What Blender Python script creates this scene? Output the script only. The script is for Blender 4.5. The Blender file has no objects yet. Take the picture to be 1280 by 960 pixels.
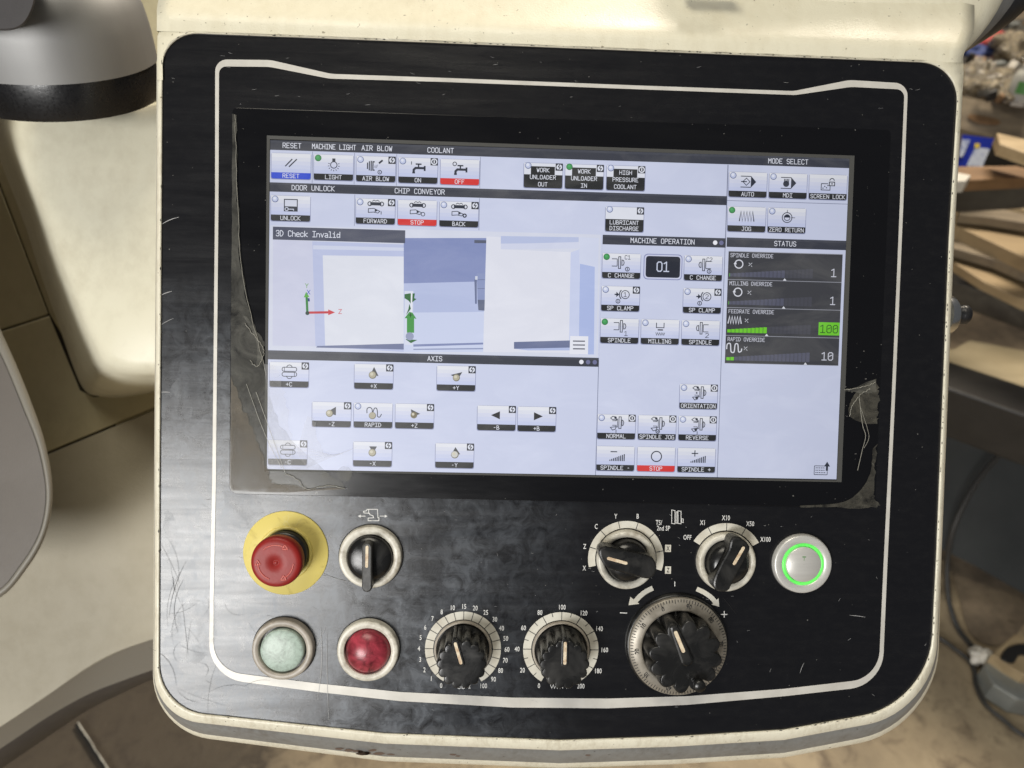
import bpy, bmesh, math, random
from math import sin, cos, pi, radians as rad, atan2, hypot
from mathutils import Vector as V, Matrix
random.seed(7)
S = bpy.context.scene
COL = S.collection

# ------------------------------------------------------------------ camera, light, exposure
TILT = rad(56)                                   # the panel leans back 34 degrees from upright
ROOTM = Matrix.Translation((0, 0, 1.12)) @ Matrix.Rotation(TILT, 4, 'X')
RC = Matrix(((0.99927, 0.0231, 0.03056), (-0.02191, 0.99901, -0.03875), (-0.03142, 0.03805, 0.99878)))
CP = V((-0.03563, -0.02311, 0.37636))            # camera in panel coordinates
camd = bpy.data.cameras.new('camera'); cam = bpy.data.objects.new('camera', camd); COL.objects.link(cam)
cam.matrix_world = ROOTM @ Matrix.Translation(CP) @ RC.transposed().to_4x4()
camd.sensor_width = 36; camd.lens = 36 * 900 / 1280; camd.clip_start = .02; camd.clip_end = 60
camd.dof.use_dof = True; camd.dof.focus_distance = .372; camd.dof.aperture_fstop = 25.3 / 2.9
S.camera = cam
S.render.engine = 'CYCLES'
S.cycles.use_denoising = True
S.cycles.max_bounces = 6
S.view_settings.view_transform = 'Standard'; S.view_settings.look = 'None'
S.view_settings.exposure = 0; S.view_settings.gamma = 1
w = bpy.data.worlds.new('World'); S.world = w; w.use_nodes = True
w.node_tree.nodes['Background'].inputs[0].default_value = (.85, .90, 1, 1)
w.node_tree.nodes['Background'].inputs[1].default_value = .10

def area(name, loc, target, sx, sy, power, col):
    d = bpy.data.lights.new(name, 'AREA'); d.shape = 'RECTANGLE'; d.size = sx; d.size_y = sy
    d.energy = power; d.color = col
    o = bpy.data.objects.new(name, d); COL.objects.link(o)
    o.location = loc; o.rotation_euler = (V(target) - V(loc)).to_track_quat('-Z', 'Y').to_euler()
    return o
kd = V((-.53, -.40, 1)).normalized()             # workshop door light from behind the operator's left shoulder
area('door_light', ROOTM @ (V((-.02, -.03, 0)) + kd * 2.2), ROOTM @ V((0, 0, 0)), .85, .80, 43, (1, .985, .96))
area('ceiling_lamp', (1.1, 2.1, 3.2), (.7, .6, .4), 1.2, .6, 115, (1, .88, .72))
area('hall_lamp', (-.4, -.1, 3.2), (-.1, .3, 1), 1.3, .9, 26, (1, .93, .78))

# ------------------------------------------------------------------ survey: picture readings -> places
def ray(px, py):
    return RC.transposed() @ V(((px - 640) / 900, -(py - 480) / 900, -1))
def P(px, py, z=0.0):
    """place on the panel (panel coordinates, metres) at height z above the face plate"""
    d = ray(px, py); return CP + d * ((z - CP.z) / d.z)
RM3 = ROOTM.to_3x3(); CW = ROOTM @ CP
def W(px, py, depth):
    """place in the workshop at a distance in front of the camera"""
    return CW + RM3 @ (ray(px, py) * depth)
def F(px, py, h=0.0):
    """place on a level plane of height h"""
    d = RM3 @ ray(px, py); return CW + d * ((h - CW.z) / d.z)

# ------------------------------------------------------------------ materials
MATS = {}
def lin(c):
    return tuple(((v / 255) / 12.92 if v / 255 <= .04045 else ((v / 255 + .055) / 1.055) ** 2.4) for v in c)
class NB:
    def __init__(s, name):
        s.m = bpy.data.materials.new(name); s.m.use_nodes = True; s.t = s.m.node_tree
        s.b = s.t.nodes['Principled BSDF']; s.out = s.t.nodes['Material Output']
        s.tc = s.t.nodes.new('ShaderNodeTexCoord'); MATS[name] = s.m
    def n(s, typ, **k):
        x = s.t.nodes.new(typ)
        for a, v in k.items():
            if a.startswith('i_'): x.inputs[a[2:].replace('_', ' ')].default_value = v
            else: setattr(x, a, v)
        return x
    def l(s, a, b): s.t.links.new(a, b)
    def coords(s, scale=(1, 1, 1), rot=(0, 0, 0), loc=(0, 0, 0), kind='Object'):
        mp = s.n('ShaderNodeMapping'); mp.inputs['Scale'].default_value = scale
        mp.inputs['Rotation'].default_value = rot; mp.inputs['Location'].default_value = loc
        s.l(s.tc.outputs[kind], mp.inputs[0]); return mp.outputs[0]
    def noise(s, scale, detail=4, rough=.55, vec=None, dist=0):
        x = s.n('ShaderNodeTexNoise'); x.inputs['Scale'].default_value = scale; x.inputs['Detail'].default_value = detail
        x.inputs['Roughness'].default_value = rough; x.inputs['Distortion'].default_value = dist
        s.l(vec if vec else s.tc.outputs['Object'], x.inputs['Vector']); return x.outputs['Fac']
    def ramp(s, fac, stops):
        r = s.n('ShaderNodeValToRGB'); e = r.color_ramp.elements
        while len(e) < len(stops): e.new(.5)
        for el, (p, c) in zip(e, stops):
            el.position = p; el.color = (c, c, c, 1) if isinstance(c, (int, float)) else (*c, 1)
        s.l(fac, r.inputs[0]); return r.outputs[0]
    def mix(s, fac, a, b):
        x = s.n('ShaderNodeMix', data_type='RGBA')
        for v, i in ((fac, x.inputs[0]), (a, x.inputs[6]), (b, x.inputs[7])):
            if isinstance(v, bpy.types.NodeSocket): s.l(v, i)
            else: i.default_value = v if not isinstance(v, tuple) else (*v, 1)
        return x.outputs[2]
    def math(s, op, a, b=0.0):
        x = s.n('ShaderNodeMath', operation=op)
        for v, i in ((a, x.inputs[0]), (b, x.inputs[1])):
            if isinstance(v, bpy.types.NodeSocket): s.l(v, i)
            else: i.default_value = v
        return x.outputs[0]
    def set(s, **k):
        for a, v in k.items():
            i = s.b.inputs[a.replace('_', ' ')]
            if isinstance(v, bpy.types.NodeSocket): s.l(v, i)
            else: i.default_value = (*v, 1) if isinstance(v, tuple) else v
        return s
    def bump(s, h, strength=.2, dist=.001):
        x = s.n('ShaderNodeBump'); x.inputs['Strength'].default_value = strength; x.inputs['Distance'].default_value = dist
        s.l(h, x.inputs['Height']); s.l(x.outputs[0], s.b.inputs['Normal']); return s

def worn_paint(name, base, dirt, rough=.35, amount=.5, scale=18, bump=.12, speck=True):
    b = NB(name)
    n1 = b.noise(scale, 6, .6); n2 = b.noise(scale * 9, 5, .65, b.coords((1, .35, 1)))
    d = b.ramp(b.math('MULTIPLY', n1, n2), [(.20, 0), (.48, amount)])
    col = b.mix(d, base, dirt)
    if speck:
        sp = b.ramp(b.noise(420, 2, .5), [(.70, 0), (.76, .7)]); col = b.mix(sp, col, tuple(c * .35 for c in dirt))
    b.set(Base_Color=col, Roughness=b.ramp(n1, [(.3, rough - .06), (.7, rough + .14)]))
    b.bump(b.noise(900, 3, .5), bump, .0004); return b

# cream machine paint, with the fine orange peel of powder coat
worn_paint('cream_paint', (.74, .70, .55), (.42, .35, .20), .34, .30, 16, .30)
worn_paint('cream_edge', (.78, .74, .60), (.30, .23, .13), .32, .5, 60, .12)
worn_paint('column_cream', (.76, .73, .58), (.34, .28, .17), .36, .30, 12, .12, False)
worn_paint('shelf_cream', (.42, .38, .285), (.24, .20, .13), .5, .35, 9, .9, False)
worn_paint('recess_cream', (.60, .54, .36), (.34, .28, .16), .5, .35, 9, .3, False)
worn_paint('grey_band', (.22, .22, .21), (.10, .08, .06), .42, .6, 30, .12)
worn_paint('grey_cover', (.115, .10, .085), (.08, .07, .06), .45, .35, 8, .2, False)
worn_paint('grey_rim', (.20, .185, .155), (.2, .18, .14), .4, .4, 8, .1, False)
worn_paint('dark_cover', (.055, .052, .055), (.03, .03, .03), .5, .4, 20, .2, False)
worn_paint('black_part', (.011, .011, .012), (.05, .045, .04), .33, .4, 60, .25, False)
b = NB('band_black'); n1 = b.noise(600, 3, .6); b.set(Base_Color=(.008, .008, .009), Roughness=b.ramp(n1, [(.3, .24), (.7, .36)])); b.bump(n1, .25, .0003)
b = NB('grey_metal'); nn = b.noise(55, 3, .5, b.coords((1, 1, .08)))
b.set(Base_Color=b.mix(nn, (.27, .27, .27), (.35, .35, .345)), Metallic=.6, Roughness=.55); b.bump(b.noise(1500, 2), .12, .0003)

# the black face plate: scuffed plastic sheet, wiped in streaks, with smears and a painted glow in the lower left
b = NB('face_plate')
streak = b.noise(60, 6, .68, b.coords((.16, 2.1, 1)), .4)
cloud = b.noise(19, 7, .68, b.coords((1.7, .7, 1), rot=(0, 0, .5), loc=(.31, .2, 0)), .35)
fine = b.noise(260, 4, .7, b.coords((.5, 1, 1)))
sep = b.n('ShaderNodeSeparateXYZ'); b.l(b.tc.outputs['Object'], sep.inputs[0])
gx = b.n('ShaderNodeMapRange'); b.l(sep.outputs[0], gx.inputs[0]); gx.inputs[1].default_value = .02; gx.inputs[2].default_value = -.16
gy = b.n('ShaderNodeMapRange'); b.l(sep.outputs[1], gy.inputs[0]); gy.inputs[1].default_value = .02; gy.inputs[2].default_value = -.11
glow_zone = b.math('MULTIPLY', gx.outputs[0], gy.outputs[0])               # dried smears, plus the door light's reflected glow painted into the colour
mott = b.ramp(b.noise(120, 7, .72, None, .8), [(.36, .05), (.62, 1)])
film = b.math('MULTIPLY', b.math('MULTIPLY', b.ramp(cloud, [(.34, .15), (.60, 1)]), mott), glow_zone)  # dried smears and the painted glow together
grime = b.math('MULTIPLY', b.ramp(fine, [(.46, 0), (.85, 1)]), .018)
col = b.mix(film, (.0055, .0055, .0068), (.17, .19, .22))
col = b.mix(grime, col, (.25, .24, .22))
dust = b.ramp(b.noise(700, 1, .3), [(.80, 0), (.84, .5)])
col = b.mix(dust, col, (.34, .33, .30))
r1 = b.ramp(streak, [(.3, .19), (.72, .31)])
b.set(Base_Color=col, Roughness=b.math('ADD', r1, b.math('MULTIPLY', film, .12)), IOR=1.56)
hb = b.math('ADD', b.math('MULTIPLY', streak, 1.0), b.math('MULTIPLY', fine, .35)); b.bump(hb, .10, .0004)

b = NB('window_black'); b.set(Base_Color=b.mix(b.ramp(b.noise(700, 1, .3), [(.80, 0), (.84, .45)]), (.004, .004, .005), (.3, .29, .27)),
      Roughness=b.ramp(b.noise(40, 5, .6, b.coords((.3, 1.5, 1))), [(.3, .12), (.7, .26)]))
b = NB('frame_grey'); b.set(Base_Color=(.07, .07, .066), Roughness=.38)
b = NB('print_cream'); n1 = b.noise(90, 5, .6)
b.set(Base_Color=b.mix(b.ramp(n1, [(.40, 0), (.75, .6)]), (.66, .64, .56), (.38, .33, .24)), Roughness=.42)
b = NB('print_white'); n1 = b.noise(240, 4, .7)
b.set(Base_Color=b.mix(b.ramp(n1, [(.55, 0), (.72, .55)]), (.72, .72, .70), (.2, .2, .2)), Roughness=.45)
b = NB('border_silver'); n1 = b.noise(70, 5, .6)
b.set(Base_Color=b.mix(b.ramp(n1, [(.35, 0), (.8, .5)]), (.64, .62, .57), (.36, .34, .30)), Roughness=.4, Metallic=.1)
b = NB('tick_dark'); b.set(Base_Color=(.02, .02, .02), Roughness=.5)
b = NB('ring_cream'); n1 = b.noise(120, 5, .65)
b.set(Base_Color=b.mix(b.ramp(n1, [(.45, 0), (.7, .75)]), (.68, .65, .56), (.22, .18, .12)), Roughness=.35); b.bump(b.noise(500), .1, .0004)
b = NB('ring_taupe'); n1 = b.noise(120, 5, .65)
b.set(Base_Color=b.mix(b.ramp(n1, [(.4, 0), (.75, .7)]), (.42, .38, .32), (.15, .12, .09)), Roughness=.38)
b = NB('knob_black'); n1 = b.noise(75, 5, .62, None, .6)
b.set(Base_Color=b.mix(b.ramp(n1, [(.45, 0), (.85, .28)]), (.010, .010, .010), (.13, .125, .115)), Roughness=b.ramp(n1, [(.3, .20), (.7, .38)])); b.bump(b.noise(260, 3), .09, .0004)
b = NB('knob_matt'); n1 = b.noise(110, 5, .62)
b.set(Base_Color=b.mix(b.ramp(n1, [(.35, 0), (.8, .5)]), (.028, .028, .027), (.13, .125, .115)), Roughness=.42); b.bump(b.noise(300, 3), .3, .0005)
b = NB('inlay_cream'); n1 = b.noise(350, 3, .6)
b.set(Base_Color=b.mix(b.ramp(n1, [(.4, 0), (.7, .8)]), (.74, .64, .47), (.42, .24, .12)), Roughness=.5)
b = NB('estop_red'); n1 = b.noise(130, 4, .6)
b.set(Base_Color=b.mix(b.ramp(n1, [(.3, 0), (.8, .6)]), (.29, .018, .015), (.20, .016, .013)), Roughness=.42, Specular_IOR_Level=.3); b.bump(b.noise(700, 3), .15, .0003)
b = NB('estop_mark'); b.set(Base_Color=(.50, .09, .07), Roughness=.3)
b = NB('estop_yellow'); n1 = b.noise(100, 6, .7, b.coords((1, 1, 1)), 1.2); vn = b.n('ShaderNodeTexVoronoi', feature='DISTANCE_TO_EDGE'); vn.inputs['Scale'].default_value = 230
b.l(b.tc.outputs['Object'], vn.inputs['Vector'])
cr = b.math('MULTIPLY', b.ramp(vn.outputs['Distance'], [(.0, .6), (.05, 0)]), b.ramp(b.noise(60), [(.5, 0), (.62, 1)]))
b.set(Base_Color=b.mix(cr, b.mix(b.ramp(n1, [(.52, 0), (.75, .6)]), (.72, .60, .17), (.30, .22, .05)), (.75, .68, .35)), Roughness=.45)
b = NB('lens_green'); n1 = b.noise(260, 7, .75, None, .5)
b.set(Base_Color=b.mix(b.ramp(n1, [(.44, 0), (.66, .7)]), (.42, .52, .45), (.17, .20, .17)), Roughness=.35); b.bump(n1, .35, .0004)
b = NB('lens_red'); n1 = b.noise(90, 5, .65, None, 1.0)
b.set(Base_Color=b.mix(b.ramp(n1, [(.40, 0), (.66, 1)]), (.42, .05, .075), (.08, .008, .012)), Roughness=.30); b.bump(n1, .2, .0005)
b = NB('brushed_steel'); n1 = b.noise(400, 3, .6, b.coords((.06, 1, 1)))
b.set(Base_Color=b.mix(n1, (.56, .55, .52), (.74, .73, .69)), Metallic=.35, Roughness=.36); b.bump(n1, .08, .0003)
b = NB('led_green'); b.set(Base_Color=(.1, .6, .1), Emission_Color=b.mix(b.ramp(b.noise(70, 3, .6), [(.38, 0), (.62, 1)]), (.05, .42, .045), (.13, .74, .10)), Emission_Strength=.7, Roughness=.3)
b = NB('scale_metal'); n1 = b.noise(140, 5, .65)
b.set(Base_Color=b.mix(b.ramp(n1, [(.4, 0), (.75, .8)]), (.34, .31, .26), (.14, .12, .09)), Metallic=.35, Roughness=.4)
b = NB('scratch_light'); b.set(Base_Color=(.36, .36, .36), Roughness=.6)
b = NB('scratch_dark'); b.set(Base_Color=(.008, .008, .008), Roughness=.7)
b = NB('rust_stain'); b.set(Base_Color=(.14, .095, .07), Roughness=.8)
def filmy(name, colr, lo, hi, scale=45, dist=1.5, edge=(.3, .7), st=(1, 1, 1)):
    b = NB(name); b.set(Base_Color=colr, Roughness=.55)
    tr = b.n('ShaderNodeBsdfTransparent'); mx = b.n('ShaderNodeMixShader')
    n1 = b.noise(scale, 6, .65, b.coords(st), dist); b.l(b.ramp(n1, [(edge[0], lo), (edge[1], hi)]), mx.inputs[0])
    b.l(tr.outputs[0], mx.inputs[1]); b.l(b.b.outputs[0], mx.inputs[2]); b.l(mx.outputs[0], b.out.inputs[0])
filmy('film_haze', (.26, .255, .22), .05, .34)
filmy('film_brown', (.15, .125, .09), .18, .75, 30, 2)
filmy('film_faint', (.16, .15, .12), .02, .5, 60, 2)
b = NB('film_edge'); b.set(Base_Color=(.30, .29, .25), Roughness=.25)
filmy('film_clear', (.6, .6, .62), .05, .22, 60, 1)
filmy('coolant_film', (.42, .44, .47), .0, .34, 55, 1.6, (.45, .75))

# workshop
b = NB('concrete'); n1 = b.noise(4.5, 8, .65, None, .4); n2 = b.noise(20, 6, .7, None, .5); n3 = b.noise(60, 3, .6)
shade_spot = F(140, 915); vd = b.n('ShaderNodeVectorMath', operation='DISTANCE'); b.l(b.tc.outputs['Object'], vd.inputs[0]); vd.inputs[1].default_value = shade_spot  # shade under the machine, painted dark into the floor around this spot
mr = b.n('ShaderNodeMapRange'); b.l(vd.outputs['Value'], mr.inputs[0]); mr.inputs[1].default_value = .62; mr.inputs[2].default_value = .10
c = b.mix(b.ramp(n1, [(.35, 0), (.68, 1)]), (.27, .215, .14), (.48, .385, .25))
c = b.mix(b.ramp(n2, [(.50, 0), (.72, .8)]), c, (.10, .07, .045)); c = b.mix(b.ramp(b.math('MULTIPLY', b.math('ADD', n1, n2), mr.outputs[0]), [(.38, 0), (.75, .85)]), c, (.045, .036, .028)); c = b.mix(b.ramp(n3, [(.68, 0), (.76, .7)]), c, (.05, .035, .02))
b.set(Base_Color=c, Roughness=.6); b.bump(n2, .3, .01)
b = NB('dark_floor'); n1 = b.noise(4, 8, .7); n2 = b.noise(18, 5, .65)
c = b.mix(b.ramp(n1, [(.35, 0), (.62, 1)]), (.06, .048, .036), (.30, .235, .16)); c = b.mix(b.ramp(n2, [(.6, 0), (.75, .6)]), c, (.02, .015, .012))
b.set(Base_Color=c, Roughness=.5)
def woody(name, a, c2, sc=3, rough=.6):
    b = NB(name); n = b.noise(sc, 6, .6, b.coords((1, 9, 9)), .6); n2 = b.noise(sc * 6, 4, .6)
    b.set(Base_Color=b.mix(b.ramp(b.math('MULTIPLY', n, b.math('ADD', n2, .5)), [(.3, 0), (.7, 1)]), a, c2), Roughness=rough); b.bump(n, .3, .003)
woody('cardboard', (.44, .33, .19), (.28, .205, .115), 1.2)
woody('old_board', (.50, .42, .27), (.34, .28, .17), 1.2)
woody('pale_wood', (.48, .37, .22), (.30, .22, .12), 3)
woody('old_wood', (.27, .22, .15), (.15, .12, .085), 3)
woody('brown_board', (.26, .15, .07), (.14, .08, .035), 3)
woody('grey_steel', (.10, .095, .08), (.055, .05, .045), 4, .5)
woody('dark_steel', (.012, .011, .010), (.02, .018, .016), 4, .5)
b = NB('cabinet_grey'); n1 = b.noise(6, 6, .7); b.set(Base_Color=b.mix(n1, (.03, .034, .035), (.075, .08, .08)), Roughness=.45); b.bump(n1, .2, .004)
b = NB('bag_plastic'); n1 = b.noise(26, 6, .65, None, 3); b.set(Base_Color=b.mix(b.ramp(n1, [(.38, 0), (.62, 1)]), (.10, .08, .055), (.46, .39, .27)), Roughness=.18, Specular_IOR_Level=1.0); b.bump(n1, 1.0, .02)
b = NB('blue_pack'); b.set(Base_Color=(.012, .025, .28), Roughness=.3)
b = NB('pale_pack'); n1 = b.noise(60, 3); b.set(Base_Color=b.mix(b.ramp(n1, [(.5, 0), (.6, .5)]), (.50, .55, .66), (.1, .14, .4)), Roughness=.35)
b = NB('white_plastic'); b.set(Base_Color=(.68, .65, .58), Roughness=.35)
b = NB('yellow_mark'); b.set(Base_Color=(.65, .5, .06), Roughness=.4)
b = NB('green_label'); b.set(Base_Color=(.09, .26, .07), Roughness=.4)
b = NB('jar_plastic'); b.set(Base_Color=(.55, .55, .50), Roughness=.2, Transmission_Weight=.3)
b = NB('red_cloth'); b.set(Base_Color=(.34, .04, .035), Roughness=.7)
b = NB('blue_cloth'); b.set(Base_Color=(.03, .05, .16), Roughness=.7)
b = NB('zinc'); n1 = b.noise(25, 5, .6); b.set(Base_Color=b.mix(n1, (.17, .18, .17), (.40, .42, .40)), Metallic=.4, Roughness=.38); b.bump(n1, .4, .004)
b = NB('rubber'); b.set(Base_Color=(.035, .034, .032), Roughness=.45)
b = NB('chrome'); b.set(Base_Color=(.75, .74, .70), Metallic=1, Roughness=.25)

# screen colours: the display gives off light, its cover still mirrors the room a little
def scr(rgb):
    key = 'screen_%02x%02x%02x' % rgb
    if key not in MATS:
        b = NB(key)
        # liquid crystal panels lose light towards steep viewing angles on one side
        e = tuple(v * .93 for v in lin(rgb))
        n = b.noise(35, 3, .5)
        sm_ = b.ramp(b.noise(26, 6, .62, b.coords((1, 2.2, 1), rot=(0, 0, .25)), .7), [(.46, 0), (.78, 1)])
        b.set(Base_Color=b.mix(sm_, (.004, .004, .005), (.055, .055, .053)), Roughness=.33, IOR=1.62, Emission_Color=b.mix(b.ramp(n, [(.3, 0), (.7, .07)]), e, tuple(v * .8 for v in e)))
        lw_ = b.n('ShaderNodeLayerWeight'); lw_.inputs[0].default_value = .5
        b.set(Emission_Strength=b.math('SUBTRACT', 1.03, b.math('MULTIPLY', lw_.outputs['Facing'], 1.5)))
    return MATS[key]

# ------------------------------------------------------------------ mesh building
class MB:
    def __init__(s): s.v = []; s.f = []; s.mi = []; s.mats = []; s.sm = []
    def mat(s, m):
        m = MATS[m] if isinstance(m, str) else m
        if m not in s.mats: s.mats.append(m)
        return s.mats.index(m)
    def add(s, vs, fs, m, smooth=False):
        k = len(s.v); i = s.mat(m); s.v += [tuple(v) for v in vs]
        for f in fs: s.f.append(tuple(a + k for a in f)); s.mi.append(i); s.sm.append(smooth)
        return s
    def rings(s, rs, m, cap0=True, cap1=True, smooth=True, closed=True):
        n = len(rs[0]); vs = [p for r in rs for p in r]; fs = []
        for a in range(len(rs) - 1):
            for i in range(n if closed else n - 1):
                j = (i + 1) % n; fs.append((a * n + i, a * n + j, (a + 1) * n + j, (a + 1) * n + i))
        s.add(vs, fs, m, smooth)
        if cap0: s.add(rs[0], [tuple(range(n))[::-1]], m)
        if cap1: s.add(rs[-1], [tuple(range(n))], m)
        return s
    def lathe(s, c, prof, m, n=48, cap0=False, cap1=True, smooth=True, fn=None):
        rs = []
        for r, z in prof:
            rs.append([(c[0] + (fn(2 * pi * i / n, r, z) if fn else r) * cos(2 * pi * i / n), c[1] + (fn(2 * pi * i / n, r, z) if fn else r) * sin(2 * pi * i / n), c[2] + z) for i in range(n)])
        return s.rings(rs, m, cap0, cap1, smooth)
    def annulus(s, c, r0, r1, z, m, a0=0, a1=360, n=64, h=0.0):
        vs = []; fs = []
        full = abs(a1 - a0) >= 360
        for i in range(n + 1):
            a = rad(a0 + (a1 - a0) * i / n)
            for r in (r0, r1): vs.append((c[0] + r * cos(a), c[1] + r * sin(a), c[2] + z))
        for i in range(n):
            q = (2 * i, 2 * i + 1, 2 * i + 3, 2 * i + 2); fs.append(q if a1 > a0 else q[::-1])
        return s.add(vs, fs, m)
    def poly(s, pts, m, z=None):
        pts = [tuple(p) if len(p) == 3 else (p[0], p[1], z) for p in pts]
        if z is not None: pts = [(p[0], p[1], z) for p in pts]
        ar = sum(pts[i][0] * pts[(i + 1) % len(pts)][1] - pts[(i + 1) % len(pts)][0] * pts[i][1] for i in range(len(pts)))
        if ar < 0: pts = pts[::-1]
        return s.add(pts, [tuple(range(len(pts)))], m)
    def prism(s, pts, z0, z1, m, bev=0.0):
        """plan outline pulled up from z0 to z1, the upper edge eased"""
        ar = sum(pts[i][0] * pts[(i + 1) % len(pts)][1] - pts[(i + 1) % len(pts)][0] * pts[i][1] for i in range(len(pts)))
        if ar < 0: pts = pts[::-1]
        cx = sum(p[0] for p in pts) / len(pts); cy = sum(p[1] for p in pts) / len(pts)
        def ring(z, inset):
            out = []; n = len(pts)
            for i in range(n):
                a, b_, c_ = V(pts[i - 1][:2]), V(pts[i][:2]), V(pts[(i + 1) % n][:2])
                d = ((b_ - a).normalized() + (c_ - b_).normalized())
                d = d.normalized() if d.length > 1e-9 else (c_ - b_).normalized()
                q = b_ + V((-d.y, d.x)) * inset; out.append((q.x, q.y, z))
            return out
        rs = [ring(z0, 0), ring(z1 - bev, 0)]
        if bev: rs += [ring(z1 - bev * .3, bev * .3), ring(z1, bev)]
        return s.rings(rs, m, True, True, False)
    def stroke(s, pts, wd, m, z, closed=False):
        pts = [V(p[:2]) for p in pts]; n = len(pts)
        L = []; R = []
        for i in range(n):
            a = pts[i - 1] if (i or closed) else pts[0]; c_ = pts[(i + 1) % n] if (i < n - 1 or closed) else pts[-1]; b_ = pts[i]
            d1 = (b_ - a).normalized() if (b_ - a).length > 1e-9 else None; d2 = (c_ - b_).normalized() if (c_ - b_).length > 1e-9 else None
            d1 = d1 or d2; d2 = d2 or d1
            t = d1 + d2; t = t.normalized() if t.length > .2 else d2
            k = 1 / max(.5, t.dot(d2)); nv = V((-t.y, t.x)) * ((wd[i] if isinstance(wd, (list, tuple)) else wd) / 2 * k)
            L.append(b_ + nv); R.append(b_ - nv)
        vs = [(p.x, p.y, z) for p in L + R]; fs = []
        for i in range(n if closed else n - 1):
            j = (i + 1) % n; fs.append((i, n + i, n + j, j))
        return s.add(vs, fs, m)
    def box(s, c, d, m, R=None):
        x, y, z = (q / 2 for q in d); vs = [V((a * x, b_ * y, c_ * z)) for a in (-1, 1) for b_ in (-1, 1) for c_ in (-1, 1)]
        vs = [(R @ v if R else v) + V(c) for v in vs]
        return s.add(vs, [(0, 1, 3, 2), (4, 6, 7, 5), (0, 4, 5, 1), (2, 3, 7, 6), (0, 2, 6, 4), (1, 5, 7, 3)], m)
    def tube(s, pts, r, m, n=10):
        pts = [V(p) for p in pts]; rs = []; up = V((.13, .2, .97))
        for i, p in enumerate(pts):
            t = (pts[min(i + 1, len(pts) - 1)] - pts[max(i - 1, 0)]).normalized()
            a = t.cross(up).normalized(); b_ = t.cross(a).normalized(); rr = r[i] if isinstance(r, (list, tuple)) else r
            rs.append([p + a * cos(2 * pi * k / n) * rr + b_ * sin(2 * pi * k / n) * rr for k in range(n)])
        return s.rings(rs, m)
    def blob(s, c, rx, ry, rz, m, seed=0, amp=.18, n=24, k=14):
        rr = random.Random(seed); ph = [(rr.uniform(1, 5), rr.uniform(0, 6), rr.uniform(1, 5), rr.uniform(0, 6)) for _ in range(5)]
        rs = []
        for j in range(1, k):
            t = pi * j / k; ring = []
            for i in range(n):
                a = 2 * pi * i / n; d = 1 + amp * sum(sin(round(p[0]) * a + p[1]) * sin(p[2] * t + p[3]) for p in ph) / 2
                ring.append((c[0] + rx * d * sin(t) * cos(a), c[1] + ry * d * sin(t) * sin(a), c[2] - rz * d * cos(t)))
            rs.append(ring)
        return s.rings(rs, m)
    def build(s, name, parent=None, label=None, bevel=0):
        me = bpy.data.meshes.new(name); me.from_pydata(s.v, [], s.f)
        for m in s.mats: me.materials.append(m)
        me.polygons.foreach_set('material_index', s.mi); me.polygons.foreach_set('use_smooth', s.sm); me.update()
        o = bpy.data.objects.new(name, me); COL.objects.link(o)
        if parent: o.parent = parent
        if label: o['label'] = label
        if bevel:
            md = o.modifiers.new('bevel', 'BEVEL'); md.width = bevel; md.segments = 2; md.limit_method = 'ANGLE'
        return o
def tag(o, label=None, cat=None, group=None, kind=None):
    for k, v in (('label', label), ('category', cat), ('group', group), ('kind', kind)):
        if v: o[k] = v
    return o
def empty(name, loc=(0, 0, 0), label=None, cat=None, group=None):
    o = bpy.data.objects.new(name, None); o.empty_display_size = .02; o.location = loc; COL.objects.link(o)
    return tag(o, label, cat, group)
def fillet(pts, k=10):
    """closed outline; points (x, y[, cut length]) with that corner rounded; same count for same list shape"""
    out = []; n = len(pts)
    for i in range(n):
        b_ = V(pts[i][:2]); t = pts[i][2] if len(pts[i]) > 2 else 0
        if not t: out.append(tuple(b_)); continue
        a = V(pts[i - 1][:2]); c_ = V(pts[(i + 1) % n][:2])
        p0 = b_ + (a - b_).normalized() * t; p3 = b_ + (c_ - b_).normalized() * t
        p1 = p0.lerp(b_, .56); p2 = p3.lerp(b_, .56)
        for j in range(k + 1):
            u = j / k; q = p0 * (1 - u) ** 3 + p1 * 3 * u * (1 - u) ** 2 + p2 * 3 * u * u * (1 - u) + p3 * u ** 3; out.append(tuple(q))
    return out
def smooth(pts, k=6, closed=False):
    """Catmull-Rom through the points (any dimension)"""
    n = len(pts); out = []
    for i in range(n if closed else n - 1):
        g = lambda j: V(pts[j % n]) if closed else V(pts[max(0, min(n - 1, j))])
        p0, p1, p2, p3 = g(i - 1), g(i), g(i + 1), g(i + 2)
        for j in range(k):
            t = j / k; out.append(.5 * ((2 * p1) + (p2 - p0) * t + (2 * p0 - 5 * p1 + 4 * p2 - p3) * t * t + (3 * p1 - p0 - 3 * p2 + p3) * t ** 3))
    if not closed: out.append(V(pts[-1]))
    return out
def circle(cx, cy, r, n=20, a0=0, a1=360):
    full = abs(a1 - a0) >= 360
    return [(cx + r * cos(rad(a0 + (a1 - a0) * i / n)), cy + r * sin(rad(a0 + (a1 - a0) * i / n))) for i in range(n if full else n + 1)]
def plan(pts, z=0): return [P(p[0], p[1], z) for p in pts]
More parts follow.
